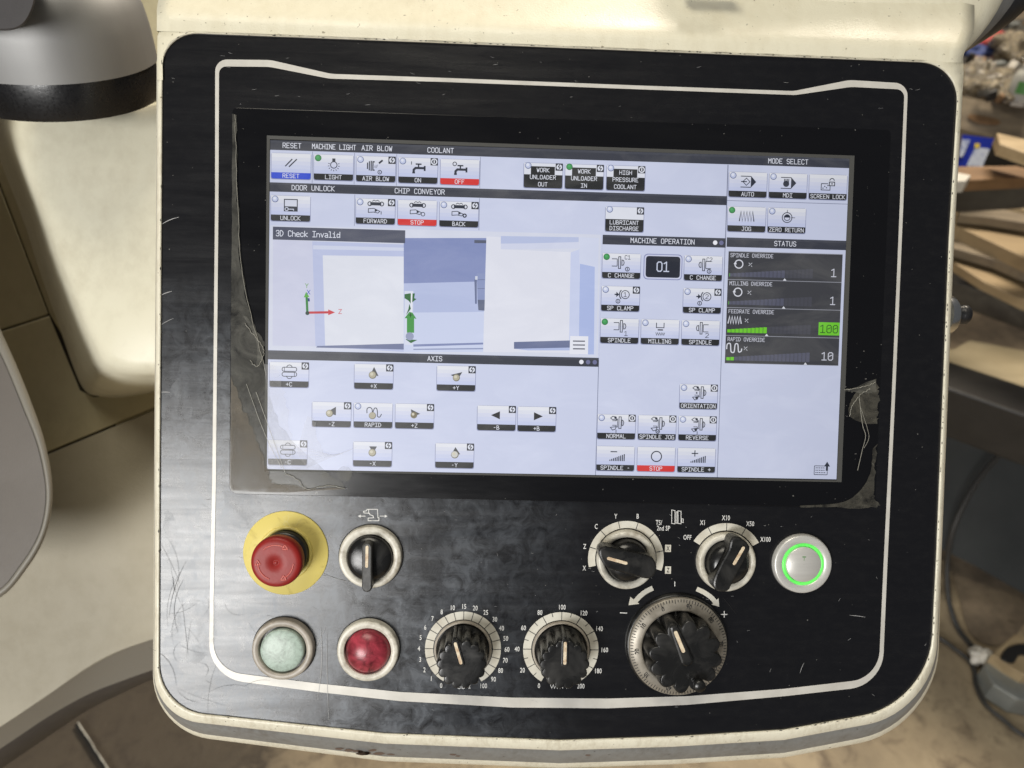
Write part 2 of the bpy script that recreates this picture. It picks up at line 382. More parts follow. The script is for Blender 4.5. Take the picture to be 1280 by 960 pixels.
# lettering of the screen: pen strokes on a grid 4 wide and 6 high, two digits (x, y) to a point
PEN = {
    'A': '00 26 40|12 32', 'B': '00 06 26 35 34 23 03|23 42 41 30 00', 'C': '41 30 10 01 05 16 36 45', 'D': '00 06 26 44 42 20 00', 'E': '40 00 06 46|03 33', 'F': '00 06 46|03 33',
    'G': '45 36 16 05 01 10 40 43 23', 'H': '00 06|40 46|03 43', 'I': '00 40|20 26|06 46', 'J': '01 10 20 31 36|16 46', 'K': '00 06|46 03 40', 'L': '06 00 40', 'M': '00 06 23 46 40', 'N': '00 06 40 46',
    'O': '10 01 05 16 36 45 41 30 10', 'P': '00 06 36 45 44 33 03', 'Q': '10 01 05 16 36 45 41 30 10|22 40', 'R': '00 06 36 45 44 33 03|23 40', 'S': '01 10 30 41 42 33 13 04 05 16 36 45', 'T': '20 26|06 46',
    'U': '06 01 10 30 41 46', 'V': '06 20 46', 'W': '06 10 24 30 46', 'X': '00 46|06 40', 'Y': '06 23 46|23 20', 'Z': '06 46 00 40',
    '0': '10 01 05 16 36 45 41 30 10|13 34', '1': '05 26 20|00 40', '2': '05 16 36 45 44 00 40', '3': '05 16 36 45 44 33 13|33 42 41 30 10 01', '4': '30 36 02 42', '5': '46 06 03 33 42 41 30 10 01',
    '6': '45 36 16 05 01 10 30 41 42 33 03', '7': '06 46 10', '8': '13 04 05 16 36 45 44 33 13 02 01 10 30 41 42 33', '9': '43 13 04 05 16 36 45 41 30 10', '%': '01 45|05 14|31 40', '+': '21 25|03 43', '-': '13 33', '/': '00 46',
    'h': '00 06|03 24 43 40', 'e': '02 42 43 34 14 03 01 10 40', 'c': '43 34 14 03 01 10 30 41', 'k': '00 06|44 02 40', 'n': '00 04|03 24 43 40', 'v': '04 20 44', 'a': '04 34 43 40|42 12 01 10 40', 'l': '06 26 20|00 40', 'i': '04 24 20|00 40|25 26', 'd': '40 46|43 14 03 01 10 41'}
def glyph(ch):
    return [[(int(p[0]) / 4, int(p[1]) / 6) for p in st.split()] for st in PEN[ch].split('|')]
# lettering printed on the plate: the built-in typeface, squeezed
def capheight(cache=[]):
    if not cache:
        cu = bpy.data.curves.new('t', 'FONT'); cu.body = 'H'; cu.size = 1; o = bpy.data.objects.new('t', cu); COL.objects.link(o)
        me = o.evaluated_get(bpy.context.evaluated_depsgraph_get()).to_mesh(); ys = [v.co.y for v in me.vertices]; cache.append(max(ys) - min(ys))
        bpy.data.objects.remove(o); bpy.data.curves.remove(cu)
    return cache[0]
def print_text(s, c, h, ang=0, sx=.72, off=.012):
    """flat triangles for a printed word, centred on c, capital height h"""
    cu = bpy.data.curves.new('t', 'FONT'); cu.body = s; cu.size = 1; cu.resolution_u = 3; cu.align_x = 'CENTER'; cu.offset = off; cu.space_character = 1.06
    o = bpy.data.objects.new('t', cu); COL.objects.link(o)
    me = o.evaluated_get(bpy.context.evaluated_depsgraph_get()).to_mesh()
    k = h / capheight(); out = [((v.co.x * k * sx), v.co.y * k - h / 2) for v in me.vertices]; fs = [tuple(p.vertices) for p in me.polygons]
    bpy.data.objects.remove(o); bpy.data.curves.remove(cu)
    ca, sa = cos(ang), sin(ang)
    return [(c[0] + x * ca - y * sa, c[1] + x * sa + y * ca) for x, y in out], fs

# ================================================================== SETTING: workshop floor
g = MB(); N = 40
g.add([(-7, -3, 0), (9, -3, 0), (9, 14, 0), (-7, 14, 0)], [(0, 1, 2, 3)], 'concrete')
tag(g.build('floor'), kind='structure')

# ================================================================== THE CONTROL PANEL
panel = empty('control_panel', label='cream and black machine control panel with lit touch screen and rotary dials', cat='control panel')
panel.matrix_world = ROOTM

TLx, TRx = 203, 1200
A0 = [(203, 39.5, 44), (500, 51, 0), (700, 59, 0), (1199.5, 79, 48), (1186.5, 300, 0), (1170.5, 700, 0), (1161.5, 880, 84), (980, 912.5, 0), (840, 921, 0), (700, 925.5, 0), (480, 917, 0), (198.5, 887, 56), (199.5, 600, 0), (201.5, 300, 0)]
def outline(deltas, z):
    """ring round the plate; deltas give picture offsets for each control point"""
    pts = [(a[0] + d[0], a[1] + d[1], a[2] + (d[2] if len(d) > 2 else 0)) for a, d in zip(A0, deltas)]
    return [tuple(P(x, y, z)) for x, y in fillet(pts, 12)]
def offs(l, t, r, bt, bl=0, br=0, cut=0):
    return [(-l, -t), (0, -t), (0, -t), (r, -t), (r, 0), (r, 0), (r + br, bt * .8 + br, cut), (0, bt), (0, bt), (0, bt), (0, bt), (-l - bl, bt * .8, cut), (-l, 0), (-l, 0)]
h = MB()
rs = [outline(offs(-1.2, -1.2, -1.2, -1.2), -.0012), outline(offs(-.8, -.8, -.8, -.8), .0004), outline(offs(.5, .5, .5, .5), .0011), outline(offs(2.4, 2.4, 2.4, 4), .0011),
      outline(offs(5.2, 5, 5, 10.5), -.0004), outline(offs(6, 6, 5.8, 12.5), -.002)]
h.rings(rs, 'cream_edge', False, False)
h.build('housing_lip', panel, 'worn cream lip with chipped black edge')
h = MB()
rs = [outline(offs(5.8, 5.6, 5.4, 12), -.0021), outline(offs(5.0, 4, 4.6, 14.5, 0, 0, 1), -.0034), outline(offs(6, 5, 5.2, 16.5, 0, 1, 3), -.0036), outline(offs(6.3, 5, 5.6, 28, .5, 2, 12), -.0125), outline(offs(6.3, 5, 5.6, 28.6, .5, 2, 12), -.0135)]
h.rings(rs, 'grey_band', False, False); h.build('trim_band', panel, 'grey band round the housing edge')
h = MB()
rs = [outline(offs(6, 5, 5.2, 27.6, .5, 2, 12), -.0133), outline(offs(6.6, 5, 6, 29.5, .6, 2, 13), -.0138), outline(offs(6.9, 5, 6.2, 33.5, .8, 3, 15), -.0165), outline(offs(6.9, 5, 6.2, 34.5, .8, 3, 15), -.020),
      outline(offs(4, 0, 3, 26, 0, 0, 10), -.045), outline(offs(-20, -20, -20, -10), -.060)]
h.rings(rs, 'cream_edge', False, True); h.build('rear_shell', panel, 'cream rear shell of the housing')
# plate
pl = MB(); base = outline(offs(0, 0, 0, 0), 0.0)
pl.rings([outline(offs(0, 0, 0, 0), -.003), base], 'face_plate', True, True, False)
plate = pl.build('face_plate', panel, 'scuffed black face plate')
# chipped paint along the rim: little dark nicks
nk = MB(); rr = random.Random(3)
ring = outline(offs(1.0, 1.0, 1.0, 1.0), .00118); ring2 = outline(offs(2.2, 2.2, 2.2, 3.0), .00118)
for i in range(len(ring)):
    a, c_ = V(ring[i]), V(ring[(i + 1) % len(ring)]); L = (c_ - a).length; k = int(L / .0016)
    for j in range(k):
        if rr.random() < (.26 if a.x > .1 or a.y > .1 else .07):
            p = a.lerp(c_, (j + rr.random()) / max(1, k)); d = (c_ - a).normalized(); nn_ = V((d.y, -d.x, 0)); s_ = rr.uniform(.0002, .0012); t_ = rr.uniform(.00012, .0004)
            off = nn_ * rr.uniform(-.0002, .0003)
            nk.poly([p + off - d * s_ + nn_ * t_ * .3, p + off + nn_ * t_, p + off + d * s_ + nn_ * .2 * t_, p + off - nn_ * t_ * .7], 'scratch_dark', .00122)
nk.build('chipped_edge', panel)['kind'] = 'stuff'
# top hood: rolls back from the plate
hd = MB(); rows = [(-.5, .0011), (-8, .0011), (-14, .0012), (-20, .0006), (-27, -.0012), (-34, -.0045), (-45, -.009), (-70, -.018), (-110, -.030), (-170, -.050)]
def topy(x): return 39.5 + (x - 203) * (39.5 / 997)
xsn = 60; grid = []
for dy, z in rows:
    xl = 196.0 + max(0, (-dy - 30)) * .22; xr = 1204 + (0 if dy > -10 else min(14, (-dy - 10) * .45)); row = []
    for i in range(xsn + 1):
        x = xl + (xr - xl) * i / xsn; y = topy(x) + dy
        if dy > -8 and False: pass
        e = min(x - xl, xr - x); zz = z - .0016 * max(0, 1 - e / 9) ** 2 * max(0, min(1, (-dy - 16) / 18))
        row.append(P(x, y, zz))
    grid.append(row)
# the flanks: run the ends down behind
for row in grid:
    a = row[0].copy(); a.z -= .03; a.x += .001; c_ = row[-1].copy(); c_.z -= .03; c_.x -= .001; row.insert(0, a); row.append(c_)
n = len(grid[0]); vs = [p for r in grid for p in r]
hd.add(vs, [(a * n + i, (a) * n + i + 1, (a + 1) * n + i + 1, (a + 1) * n + i) for a in range(len(grid) - 1) for i in range(n - 1)], 'cream_paint', True)
# cheeks that join the hood to the lip round the two upper corners
for side in (0, 1):
    if side == 0: arc = [(203.5, 100), (203, 80), (205, 66), (213, 52), (226, 44), (242, 41)]; out_ = [(196.5, 100), (196.5, 80), (196.5, 60), (196.8, 45), (200, 38), (242, 37)]
    else: arc = [(1155, 77), (1172, 80), (1185, 90), (1193, 103), (1197, 118), (1197.5, 132), (1195, 165)]; out_ = [(1155, 72), (1200, 72), (1204, 76), (1204.5, 90), (1203.5, 110), (1202, 128), (1200, 165)]
    arc = [P(*p, .00118) for p in arc]; out_ = [P(*p, .0009) for p in out_]
    n = len(arc); outd = [q + V((.0015 * (1 if side else -1), 0, -.02)) for q in out_]
    hd.add(arc + out_ + outd, [(i, i + 1, n + i + 1, n + i) for i in range(n - 1)] + [(n + i, n + i + 1, 2 * n + i + 1, 2 * n + i) for i in range(n - 1)], 'cream_paint', True)
hood = hd.build('top_hood', panel, 'cream hood rolling back above the plate')
pp = MB(); pp.prism([P(862, -30, -.004)[:2], P(862, -17.0, -.004)[:2], P(926, -14.5, -.004)[:2], P(926, -27, -.004)[:2]], -.012, -.0038, 'grey_rim', .0003)
pp.build('name_plate', panel)

# border line
bo = [(269, 74.2, 15), (338, 75, 5), (414, 92.3, 5), (560, 97.5), (800, 106.9), (992, 113.8, 4), (1062, 100, 5), (1135, 104.4, 16), (1130.2, 230), (1126, 330), (1118.7, 500), (1109.5, 700), (1102.8, 856.5, 40), (980, 870.3), (860, 881), (760, 885.4), (640, 884.4), (500, 876.4), (400, 865.3), (320, 854.6), (261, 846.5, 42), (262.3, 750), (265.3, 600), (267.4, 400), (268.8, 250)]
bi = [(273.8, 83, 9), (337, 83.6, 5), (411.5, 98.3, 5), (560, 102.6), (800, 111.7), (994, 118.8, 4), (1064, 108.6, 5), (1130.6, 112, 10), (1125.8, 230), (1121.7, 330), (1114.4, 500), (1104.7, 700), (1098, 847.5, 33), (980, 861), (860, 870.2), (760, 873.2), (640, 872), (500, 865), (400, 854.6), (320, 844.6), (266.8, 837.5, 34), (267, 750), (269.9, 600), (271.7, 400), (273.1, 250)]
bd = MB(); q0, q1 = [[P(x, y, .00025) for x, y in fillet(q_, 9)] for q_ in (bo, bi)]; n = len(q0)
bd.add(q0 + q1, [(i, n + i, n + (i + 1) % n, (i + 1) % n) for i in range(n)], 'border_silver')
bd.build('border_line', panel, 'silver border line printed round the plate')

# screen window sheet, its protective film and the LCD
wq = [(291, 135, 6), (1113, 163, 6), (1093, 635, 10), (287, 617, 10)]
wb = MB(); wpts = [P(x, y) for x, y in fillet(wq, 4)]
wb.prism([p[:2] for p in wpts], .0001, .0007, 'window_black', .0002); win = wb.build('screen_window', panel, 'glossy black window sheet round the screen')
fr = MB(); fo = plan([(334.3, 170), (1067, 195.2), (1050.8, 602.3), (331.2, 588.3)]); fi = plan([(338, 174.6), (1060.8, 199.2), (1045, 600), (334.4, 585.9)])
fr.add([(p.x, p.y, .0010) for p in fo] + [(p.x, p.y, .00085) for p in fi], [(0, 4, 5, 1), (1, 5, 6, 2), (2, 6, 7, 3), (3, 7, 4, 0)], 'frame_grey')
fr.build('screen_surround', win)

# ---------------------------------------------------------------- display picture, 1280 x 720 units on 300 x 168.75 mm
UX = .300 / 1280
def U(x, y): return ((x - 640) * UX, (360 - y) * UX)
def ui(px, py):
    p = P(px, py); return (p.x / UX + 640, 360 - p.y / UX)
Z0 = .00100; DZ = .000035
CB = (203, 209, 233); DARK = (52, 54, 60); FOOT = (34, 36, 38); WHT = (226, 229, 240); INK = (52, 58, 74)
class Art(MB):
    def sh(s, pts, c, lay): return s.poly([U(*p) for p in pts], scr(c), Z0 + DZ * lay)
    def rect(s, x0, y0, x1, y1, c, lay): return s.sh([(x0, y0), (x1, y0), (x1, y1), (x0, y1)], c, lay)
    def ln(s, pts, wd, c, lay, closed=False): return s.stroke([U(*p) for p in pts], wd * UX, scr(c), Z0 + DZ * lay, closed)
    def disc(s, x, y, r, c, lay, n=18): return s.sh(circle(x, y, r, n), c, lay)
    def ring(s, x, y, r, wd, c, lay, a0=0, a1=360): return s.ln(circle(x, y, r, 22, a0, a1), wd, c, lay, abs(a1 - a0) >= 360)
    def txt(s, t, cx, cy, adv, cap, c=WHT, lay=3, left=False, track=None):
        gw = adv * .70; x0 = (cx if left else cx - len(t) * adv / 2) + adv * .15; cap = cap * .93
        for i, ch in enumerate(t):
            if ch == ' ': continue
            for st in glyph(ch):
                q = [(x0 + i * adv + x * gw, cy + cap / 2 - y * cap) for x, y in st]; wd = cap * .105 + .25
                for p0, p1 in zip(q, q[1:]):
                    L = hypot(p1[0] - p0[0], p1[1] - p0[1]) or 1; ex, ey = (p1[0] - p0[0]) / L * wd * .4, (p1[1] - p0[1]) / L * wd * .4
                    s.ln([(p0[0] - ex, p0[1] - ey), (p1[0] + ex, p1[1] + ey)], wd, c, lay)
        return s
disp = Art(); disp.rect(0, 0, 1280, 720, CB, 0)
display = disp.build('display', panel, 'lit touch screen with machine controls')
# bars and rules
def bar(x0, y0, x1, y1, items, name='title_bar', label=None, dots=()):
    a = Art(); a.rect(x0, y0, x1, y1, (66, 69, 80), 1); a.rect(x0, y0 + (y1 - y0) * .25, x1, y1, (56, 59, 70), 2)
    for t, cx, adv in items: a.txt(t, cx, (y0 + y1) / 2, adv, 11)
    for x, c in dots: a.disc(x, (y0 + y1) / 2, 5, c, 3)
    return a.build(name, display, label)
bar(0, 0, 1280, 21, [('RESET', 47, 8.3), ('MACHINE LIGHT', 138, 7.4), ('AIR BLOW', 231, 8.5), ('COOLANT', 370, 8.4), ('MODE SELECT', 1142, 8.3)], label='top title bar')
bar(0, 91, 1007, 111, [('DOOR UNLOCK', 94, 8.6), ('CHIP CONVEYOR', 326, 8.5)])
bar(0, 457, 731, 477, [('AXIS', 366, 8.5)], dots=((692, (235, 236, 245)), (707, (110, 113, 150)), (722, (110, 113, 150))))
bar(732, 184, 1008, 205, [('MACHINE OPERATION', 866, 8.5)], dots=((984, (240, 241, 248)), (998, (110, 113, 150))))
bar(1010, 182, 1280, 203, [('STATUS', 1142, 8.5)])
a = Art()
for x0, y0, x1, y1 in ((91, 22, 92, 90), (182, 22, 183, 90), (274, 22, 275, 90), (457, 22, 458, 90), (1006, 22, 1008, 184), (184, 112, 185, 180), (457, 112, 458, 182), (1008, 100, 1280, 101.2), (730, 205, 731.4, 720), (1006, 205, 1007.4, 720)):
    a = Art(); a.rect(x0, y0, x1, y1, (118, 124, 150), 1); a.build('rule_line', display)

def badge(a, x, y, kind, s=16):
    a.rect(x, y, x + s, y + s, (46, 49, 58), 4); c = s / 2
    if kind == 'S':
        a.disc(x + c, y + c, 6.2, (222, 226, 238), 5)
        a.ln([(x + 9.6, y + 1.2), (x + 6.2, y + 7.2)], 1.9, (46, 49, 58), 6); a.ln([(x + 5.0, y + 7.9), (x + 11.4, y + 7.9)], 1.7, (46, 49, 58), 6.3); a.ln([(x + 10, y + 8.4), (x + 6.4, y + 14.8)], 1.9, (46, 49, 58), 6.6)
    else:
        a.disc(x + c, y + c, 7.0, (226, 229, 240), 5); a.disc(x + c, y + c, 4.6, (46, 49, 58), 6); a.rect(x + c - 1.2, y + c - 3.2, x + c + 1.2, y + c + 3.2, (226, 229, 240), 7)
def led(a, x, y, on):
    a.disc(x, y, 7.2, (96, 108, 150) if not on else (40, 110, 60), 5); a.disc(x - .2, y - .3, 5.9, (196, 204, 232) if not on else (62, 150, 84), 6)
    a.disc(x - 1, y - 1.6, 3.2, (226, 230, 244) if not on else (82, 168, 102), 7, 12)
def rrect(x0, y0, x1, y1, r, corners=(1, 1, 1, 1)):
    P4 = [(x0, y0), (x1, y0), (x1, y1), (x0, y1)]
    return fillet([(p[0], p[1], r if c else 0) for p, c in zip(P4, corners)], 3)
K = (42, 48, 62)
def ic_spindle(a, x, y, flip=1, small=False):
    for dy in (-8, 8): a.ln([(x - 17 * flip, y + dy), (x - 5 * flip, y + dy)], 1.6, K, 4)
    a.ln([(x - 5 * flip, y - 8), (x - 5 * flip, y + 8)], 1.6, K, 4)
    a.ln([(x - 2, y - 13), (x + 2.6, y - 13), (x + 2.6, y + 13), (x - 2, y + 13)], 1.7, K, 4, True)
    a.ln([(x + 5.5 * flip, y - 6), (x + 9 * flip, y - 5), (x + 10.5 * flip, y), (x + 9 * flip, y + 5), (x + 5.5 * flip, y + 6)], 1.7, K, 4, True)
def ic_chuck(a, x, y, t):
    a.ln([(x - 14, y - 12), (x - 9, y - 16), (x - 3, y - 15), (x, y - 8), (x - 10, y - 9)], 1.6, K, 4, True); a.disc(x - 3, y - 13, 3, K, 5, 8)
    a.ln([(x - 14, y + 9), (x - 9, y + 15), (x - 3, y + 13), (x - 1, y + 7)], 1.6, K, 4, True)
    if t in 'ro': a.disc(x - 5, y + 10, 3, K, 5, 8)
    if t == 'o': a.disc(x - 5, y - 1, 2, K, 5, 8)
    a.ln([(x - 10, y - 6), (x - 1, y - 6), (x - 1, y - 10), (x + 2, y - 10), (x + 2, y + 8), (x - 1, y + 8), (x - 1, y + 4), (x - 10, y + 4)], 1.4, K, 4)
    a.ln([(x + 5, y - 15), (x + 10, y - 15), (x + 10, y + 11), (x + 5, y + 11)], 1.7, K, 4, True)
    a.ln([(x + 12, y - 8), (x + 15, y - 6), (x + 16, y - 2), (x + 15, y + 3), (x + 12, y + 5)], 1.7, K, 4, True)
    if t in 'nr': a.ln([(x - 1, y + 14), (x - 1, y + 21)], 1.6, K, 4)
    if t == 'j': a.ring(x + 1, y + 16, 4, 2, K, 5); a.ln([(x - 1, y + 15), (x + 1, y + 17), (x + 4, y + 14)], 1.4, K, 6)
def ic_conv(a, x, y, t):
    a.ring(x - 13, y - 10, 4.2, 2, K, 4); a.ring(x + 13, y - 10, 4.2, 2, K, 4); a.rect(x - 12, y - 13.5, x + 12, y - 6.5, K, 5)
    a.ln([(x - 8, y - 15), (x - 4, y - 18), (x, y - 16), (x + 4, y - 18), (x + 8, y - 15)], 1.5, K, 4)
    a.ln([(x - 16, y + 1), (x - 4, y), (x + 9, y + 6), (x + 5, y + 10), (x - 4, y + 8), (x - 16, y + 9)], 1.6, K, 4, True); a.sh([(x - 2, y + 1), (x + 4, y + 5), (x - 2, y + 8)], K, 5)
    if t == 'f': a.ln([(x + 12, y + 6), (x + 12, y + 13)], 1.6, K, 4)
    if t == 's': a.ring(x + 12, y + 9, 4, 1.6, K, 4)
    if t == 'b': a.ring(x + 12, y + 9, 3.4, 2.6, K, 4)
def ic_tap(a, x, y):
    a.rect(x - 9, y - 12, x + 4, y - 9, K, 4); a.rect(x - 4, y - 11, x - 1, y - 3, K, 4)
    a.ln([(x - 13, y + 8), (x - 13, y + 2), (x - 9, y - 2), (x + 12, y - 2)], 5, K, 5); a.rect(x + 9, y - 7, x + 13, y + 4, K, 5); a.rect(x - 16, y + 6, x - 10, y + 10, K, 4)
def ic_arrow(a, pts, bx, by, r=7.5, c=(178, 172, 150)):
    a.sh(pts, (74, 76, 80), 4); a.disc(bx, by, r, (120, 116, 100), 5); a.disc(bx - .5, by - .6, r - 1.4, c, 6); a.disc(bx - 1.8, by - 2, r * .42, (208, 203, 184), 7, 10)
def icon(a, k, x, y):
    if k == 'reset':
        a.ln([(x - 13, y + 7), (x + 2, y - 9)], 2.6, K, 4); a.ln([(x - 5, y + 8), (x + 12, y - 9)], 2.6, K, 4)
    elif k == 'bulb':
        a.ring(x, y + 1, 7, 1.8, K, 4); a.rect(x - 3.4, y - 13, x + 3.4, y - 5, K, 5)
        for i in range(9):
            t = rad(-20 + 27.5 * i); a.ln([(x + 9.5 * cos(t), y + 2 + 9.5 * sin(t)), (x + 13 * cos(t), y + 2 + 13 * sin(t))], 1.4, K, 4)
    elif k == 'blow':
        for i, hh in enumerate((7, 10, 11)): a.rect(x - 20 + i * 4, y - hh, x - 17.5 + i * 4, y + hh, K, 4)
        a.ln([(x - 3, y - 9), (x - 7, y - 9), (x - 7, y + 9), (x - 3, y + 9)], 2.6, K, 4); a.ln([(x + 14, y - 13), (x + 6, y - 6)], 4, K, 4)
        for i in range(3): a.ln([(x + 3 - i * 3, y - 3 + i), (x + 1 - i * 2, y + 4)], 1.2, (120, 126, 145), 4)
        a.ring(x + 8, y + 13, 4, 1.6, K, 4); a.rect(x + 7.3, y + 11, x + 8.7, y + 15, K, 4)
    elif k == 'tap1': ic_tap(a, x + 3, y + 3); a.ln([(x - 15, y - 13), (x - 15, y - 6)], 1.6, K, 4)
    elif k == 'tap0': ic_tap(a, x + 3, y + 3); a.ring(x - 12, y - 11, 4, 1.7, K, 4)
    elif k == 'unlock':
        a.rect(x - 15, y - 14, x + 15, y + 13, K, 4); a.rect(x - 13, y - 12, x + 13, y + 2, (212, 216, 232), 5); a.ring(x - 9, y + 8, 3.4, 1.8, (205, 210, 228), 5); a.ln([(x - 5, y + 8), (x + 6, y + 8), (x + 6, y + 11)], 1.8, (205, 210, 228), 5)
    elif k[:4] == 'conv': ic_conv(a, x, y, k[4])
    elif k == 'auto' or k == 'mdi':
        a.ln([(x - 17, y - 12), (x + 6, y - 12)], 1.8, K, 4); a.ln([(x - 17, y + 12), (x + 6, y + 12)], 1.8, K, 4); a.sh([(x + 6, y - 13), (x + 18, y), (x + 6, y + 13)], K, 4)
        if k == 'auto': a.ln([(x - 12, y), (x - 4, y - 8), (x + 4, y), (x - 4, y + 8)], 1.6, K, 4, True); a.ln([(x - 16, y), (x - 3, y)], 2.2, K, 5)
        else:
            a.sh(circle(x - 5, y + 2, 7, 12), K, 5)
            for i in range(4): a.ln([(x - 9 + i * 3, y), (x - 9 + i * 3.3, y - 9)], 2, K, 5)
    elif k == 'lock':
        a.ln([(x - 16, y - 1), (x - 1, y - 1)], 1.7, K, 4); a.ln([(x - 16, y - 1), (x - 16, y + 13), (x + 4, y + 13), (x + 4, y + 4)], 1.7, K, 4)
        a.rect(x + 1, y - 6, x + 15, y + 4, K, 4); a.rect(x + 3, y - 4, x + 13, y + 2.2, (214, 218, 232), 5); a.ring(x + 8, y - 8, 5, 1.8, K, 4, 180, 360); a.disc(x + 8, y - 1, 1.8, K, 6, 8)
        for q in ((-12, 9), (-8, 5), (-4, 8), (-1, 3)): a.disc(x + q[0], y + q[1], 1.5, K, 5, 8)
    elif k == 'jog':
        a.ln([(x - 17 + i * 3.3, y + (11 if i % 2 == 0 else -11)) for i in range(11)], 2.4, K, 4)
    elif k == 'zero':
        a.ring(x, y, 11, 1.8, K, 4); a.ring(x, y, 6.5, 1.6, K, 4); a.sh([(x, y)] + circle(x, y, 6, 8, 180, 360), K, 5); a.ln([(x, y - 17), (x, y - 10)], 1.3, K, 4); a.ln([(x + 9, y), (x + 18, y)], 1.3, K, 4)
    elif k in ('c1', 'c2'):
        f = 1 if k == 'c1' else -1; ic_spindle(a, x - (5 if f > 0 else 0), y - 1, f); a.txt('C1' if f > 0 else 'C2', x + 13, y - 13, 7, 9, K, 4); a.ring(x + 13, y + 13, 4.4, 1.6, K, 4); a.rect(x + 12.2, y + 10, x + 13.8, y + 16, K, 4)
    elif k in ('clamp1', 'clamp2'):
        a.ring(x + 10, y - 3, 9, 1.7, K, 4); a.txt(k[-1], x + 10, y - 3, 9, 10, K, 4); a.ring(x + 11, y - 3, 14, 2.2, K, 4, 135, 225); a.rect(x - 14, y - 4.4, x - 9, y - 1.6, K, 4); a.sh([(x - 10, y - 9), (x - 3.5, y - 3), (x - 10, y + 3)], K, 4)
        a.ring(x - 6, y + 12, 4.4, 1.6, K, 4); a.rect(x - 6.8, y + 9, x - 5.2, y + 15, K, 4)
    elif k in ('sp1', 'sp2'):
        f = 1 if k == 'sp1' else -1; ic_spindle(a, x + (3 if f > 0 else 0), y - 4, f); a.txt(k[-1], x + 14, y + 12, 10, 10, K, 4)
    elif k == 'mill':
        a.ln([(x - 9, y - 14), (x - 9, y - 3), (x + 8, y - 3), (x + 8, y - 14)], 1.8, K, 4); a.rect(x - 6, y + .5, x + 6, y + 3.4, K, 4); a.ln([(x - 10 + i * 2, y + (8 if i % 2 == 0 else 14)) for i in range(11)], 1.5, K, 4)
    elif k[:2] == 'ch': ic_chuck(a, x, y - 1, k[2])
    elif k in ('minus', 'plus'):
        for i in range(9): a.rect(x - 14 + i * 4, y + 12 - 3 - i * 1.6, x - 11.6 + i * 4, y + 12, K, 4)
        a.rect(x - 12, y - 10, x + 3, y - 7.8, K, 4)
        if k == 'plus': a.rect(x - 5.6, y - 16, x - 3.4, y - 2, K, 4)
    elif k == 'ring': a.ring(x, y, 11.5, 2.4, K, 4)
    elif k in ('pc', 'mc'):
        for dx in (-1, 1):
            pass
        a.ln(rrect(x - 16, y - 10, x + 16, y - 1, 4), 1.6, K, 4, True); a.ln(rrect(x - 16, y + 1, x + 16, y + 10, 4), 1.6, K, 4, True); a.ring(x, y - 9, 6, 1.6, K, 4, 180, 360); a.ring(x, y + 9, 6, 1.6, K, 4, 0, 180)
        a.ln([(x - 11, y - 10), (x - 11, y - 1)], 1.2, K, 4); a.ln([(x + 11, y + 1), (x + 11, y + 10)], 1.2, K, 4)
    elif k == 'px': ic_arrow(a, [(x, y - 15), (x - 8, y + 2), (x + 10, y + 5)], x - 3, y + 3, 8.5)
    elif k == 'py': ic_arrow(a, [(x - 13, y - 1), (x + 13, y - 8), (x + 4, y + 7)], x, y + 5, 8)
    elif k == 'mz': ic_arrow(a, [(x - 12, y + 2), (x + 9, y - 11), (x + 9, y + 8)], x - 5, y + 4, 8)
    elif k == 'pz': ic_arrow(a, [(x - 9, y - 9), (x + 12, y + 1), (x - 6, y + 8)], x - 2, y + 4, 7.5, (120, 110, 84))
    elif k == 'mx': ic_arrow(a, [(x - 8, y - 11), (x + 9, y - 11), (x + 1, y + 4)], x - 1, y + 3, 8.5)
    elif k == 'my': ic_arrow(a, [(x + 1, y - 13), (x - 9, y + 6), (x + 12, y + 3)], x, y + 4, 8.5, (205, 205, 200))
    elif k == 'rapid':
        a.ln(smooth([(x - 14, y + 2), (x - 14, y - 8), (x - 8, y - 11), (x - 3, y - 7), (x - 2, y + 2), (x + 2, y - 9), (x + 7, y - 9), (x + 9, y), (x + 9, y + 8), (x + 14, y + 10), (x + 18, y + 3)], 3), 1.9, K, 4)
        a.disc(x - 2, y + 7, 8, (120, 116, 100), 5); a.disc(x - 2.4, y + 6.4, 6.8, (176, 170, 150), 6)
    elif k == 'mb': a.sh([(x - 13, y), (x + 7, y - 9), (x + 7, y + 9)], (30, 31, 34), 4)
    elif k == 'pb': a.sh([(x + 13, y), (x - 7, y - 9), (x - 7, y + 9)], (30, 31, 34), 4)
def button(x, y, text, ic, ledst=None, bd=None, foot=FOOT):
    a = Art(); w_, h_, fy = 85, 55, 41.5
    a.sh(rrect(x - 1.2, y - .6, x + w_ + 1.2, y + h_ + 1.6, 4), (140, 146, 178), 1)
    cs = [(226, 228, 236), (218, 221, 234), (210, 214, 234), (203, 209, 234), (197, 204, 234)]
    for i, c in enumerate(cs):
        y0, y1 = y + fy * i / 5, y + fy * (i + 1) / 5
        a.rect(x, y0, x + w_, y1, c, 2)
    a.sh(rrect(x, y + fy, x + w_, y + h_, 4.5, (0, 0, 1, 1)), foot, 3)
    a.txt(text, x + w_ / 2, y + 48.4, 7.45 if len(text) < 11 else 7.2, 9, WHT, 5)
    icon(a, ic, x + 43, y + 21)
    if ledst is not None: led(a, x + 9, y + 8, ledst)
    if bd: badge(a, x + 69.5, y - .6, bd)
    return a.build('touch_button', display, 'touch button marked ' + text)
BLUE = (44, 76, 208); RED = (212, 48, 46)
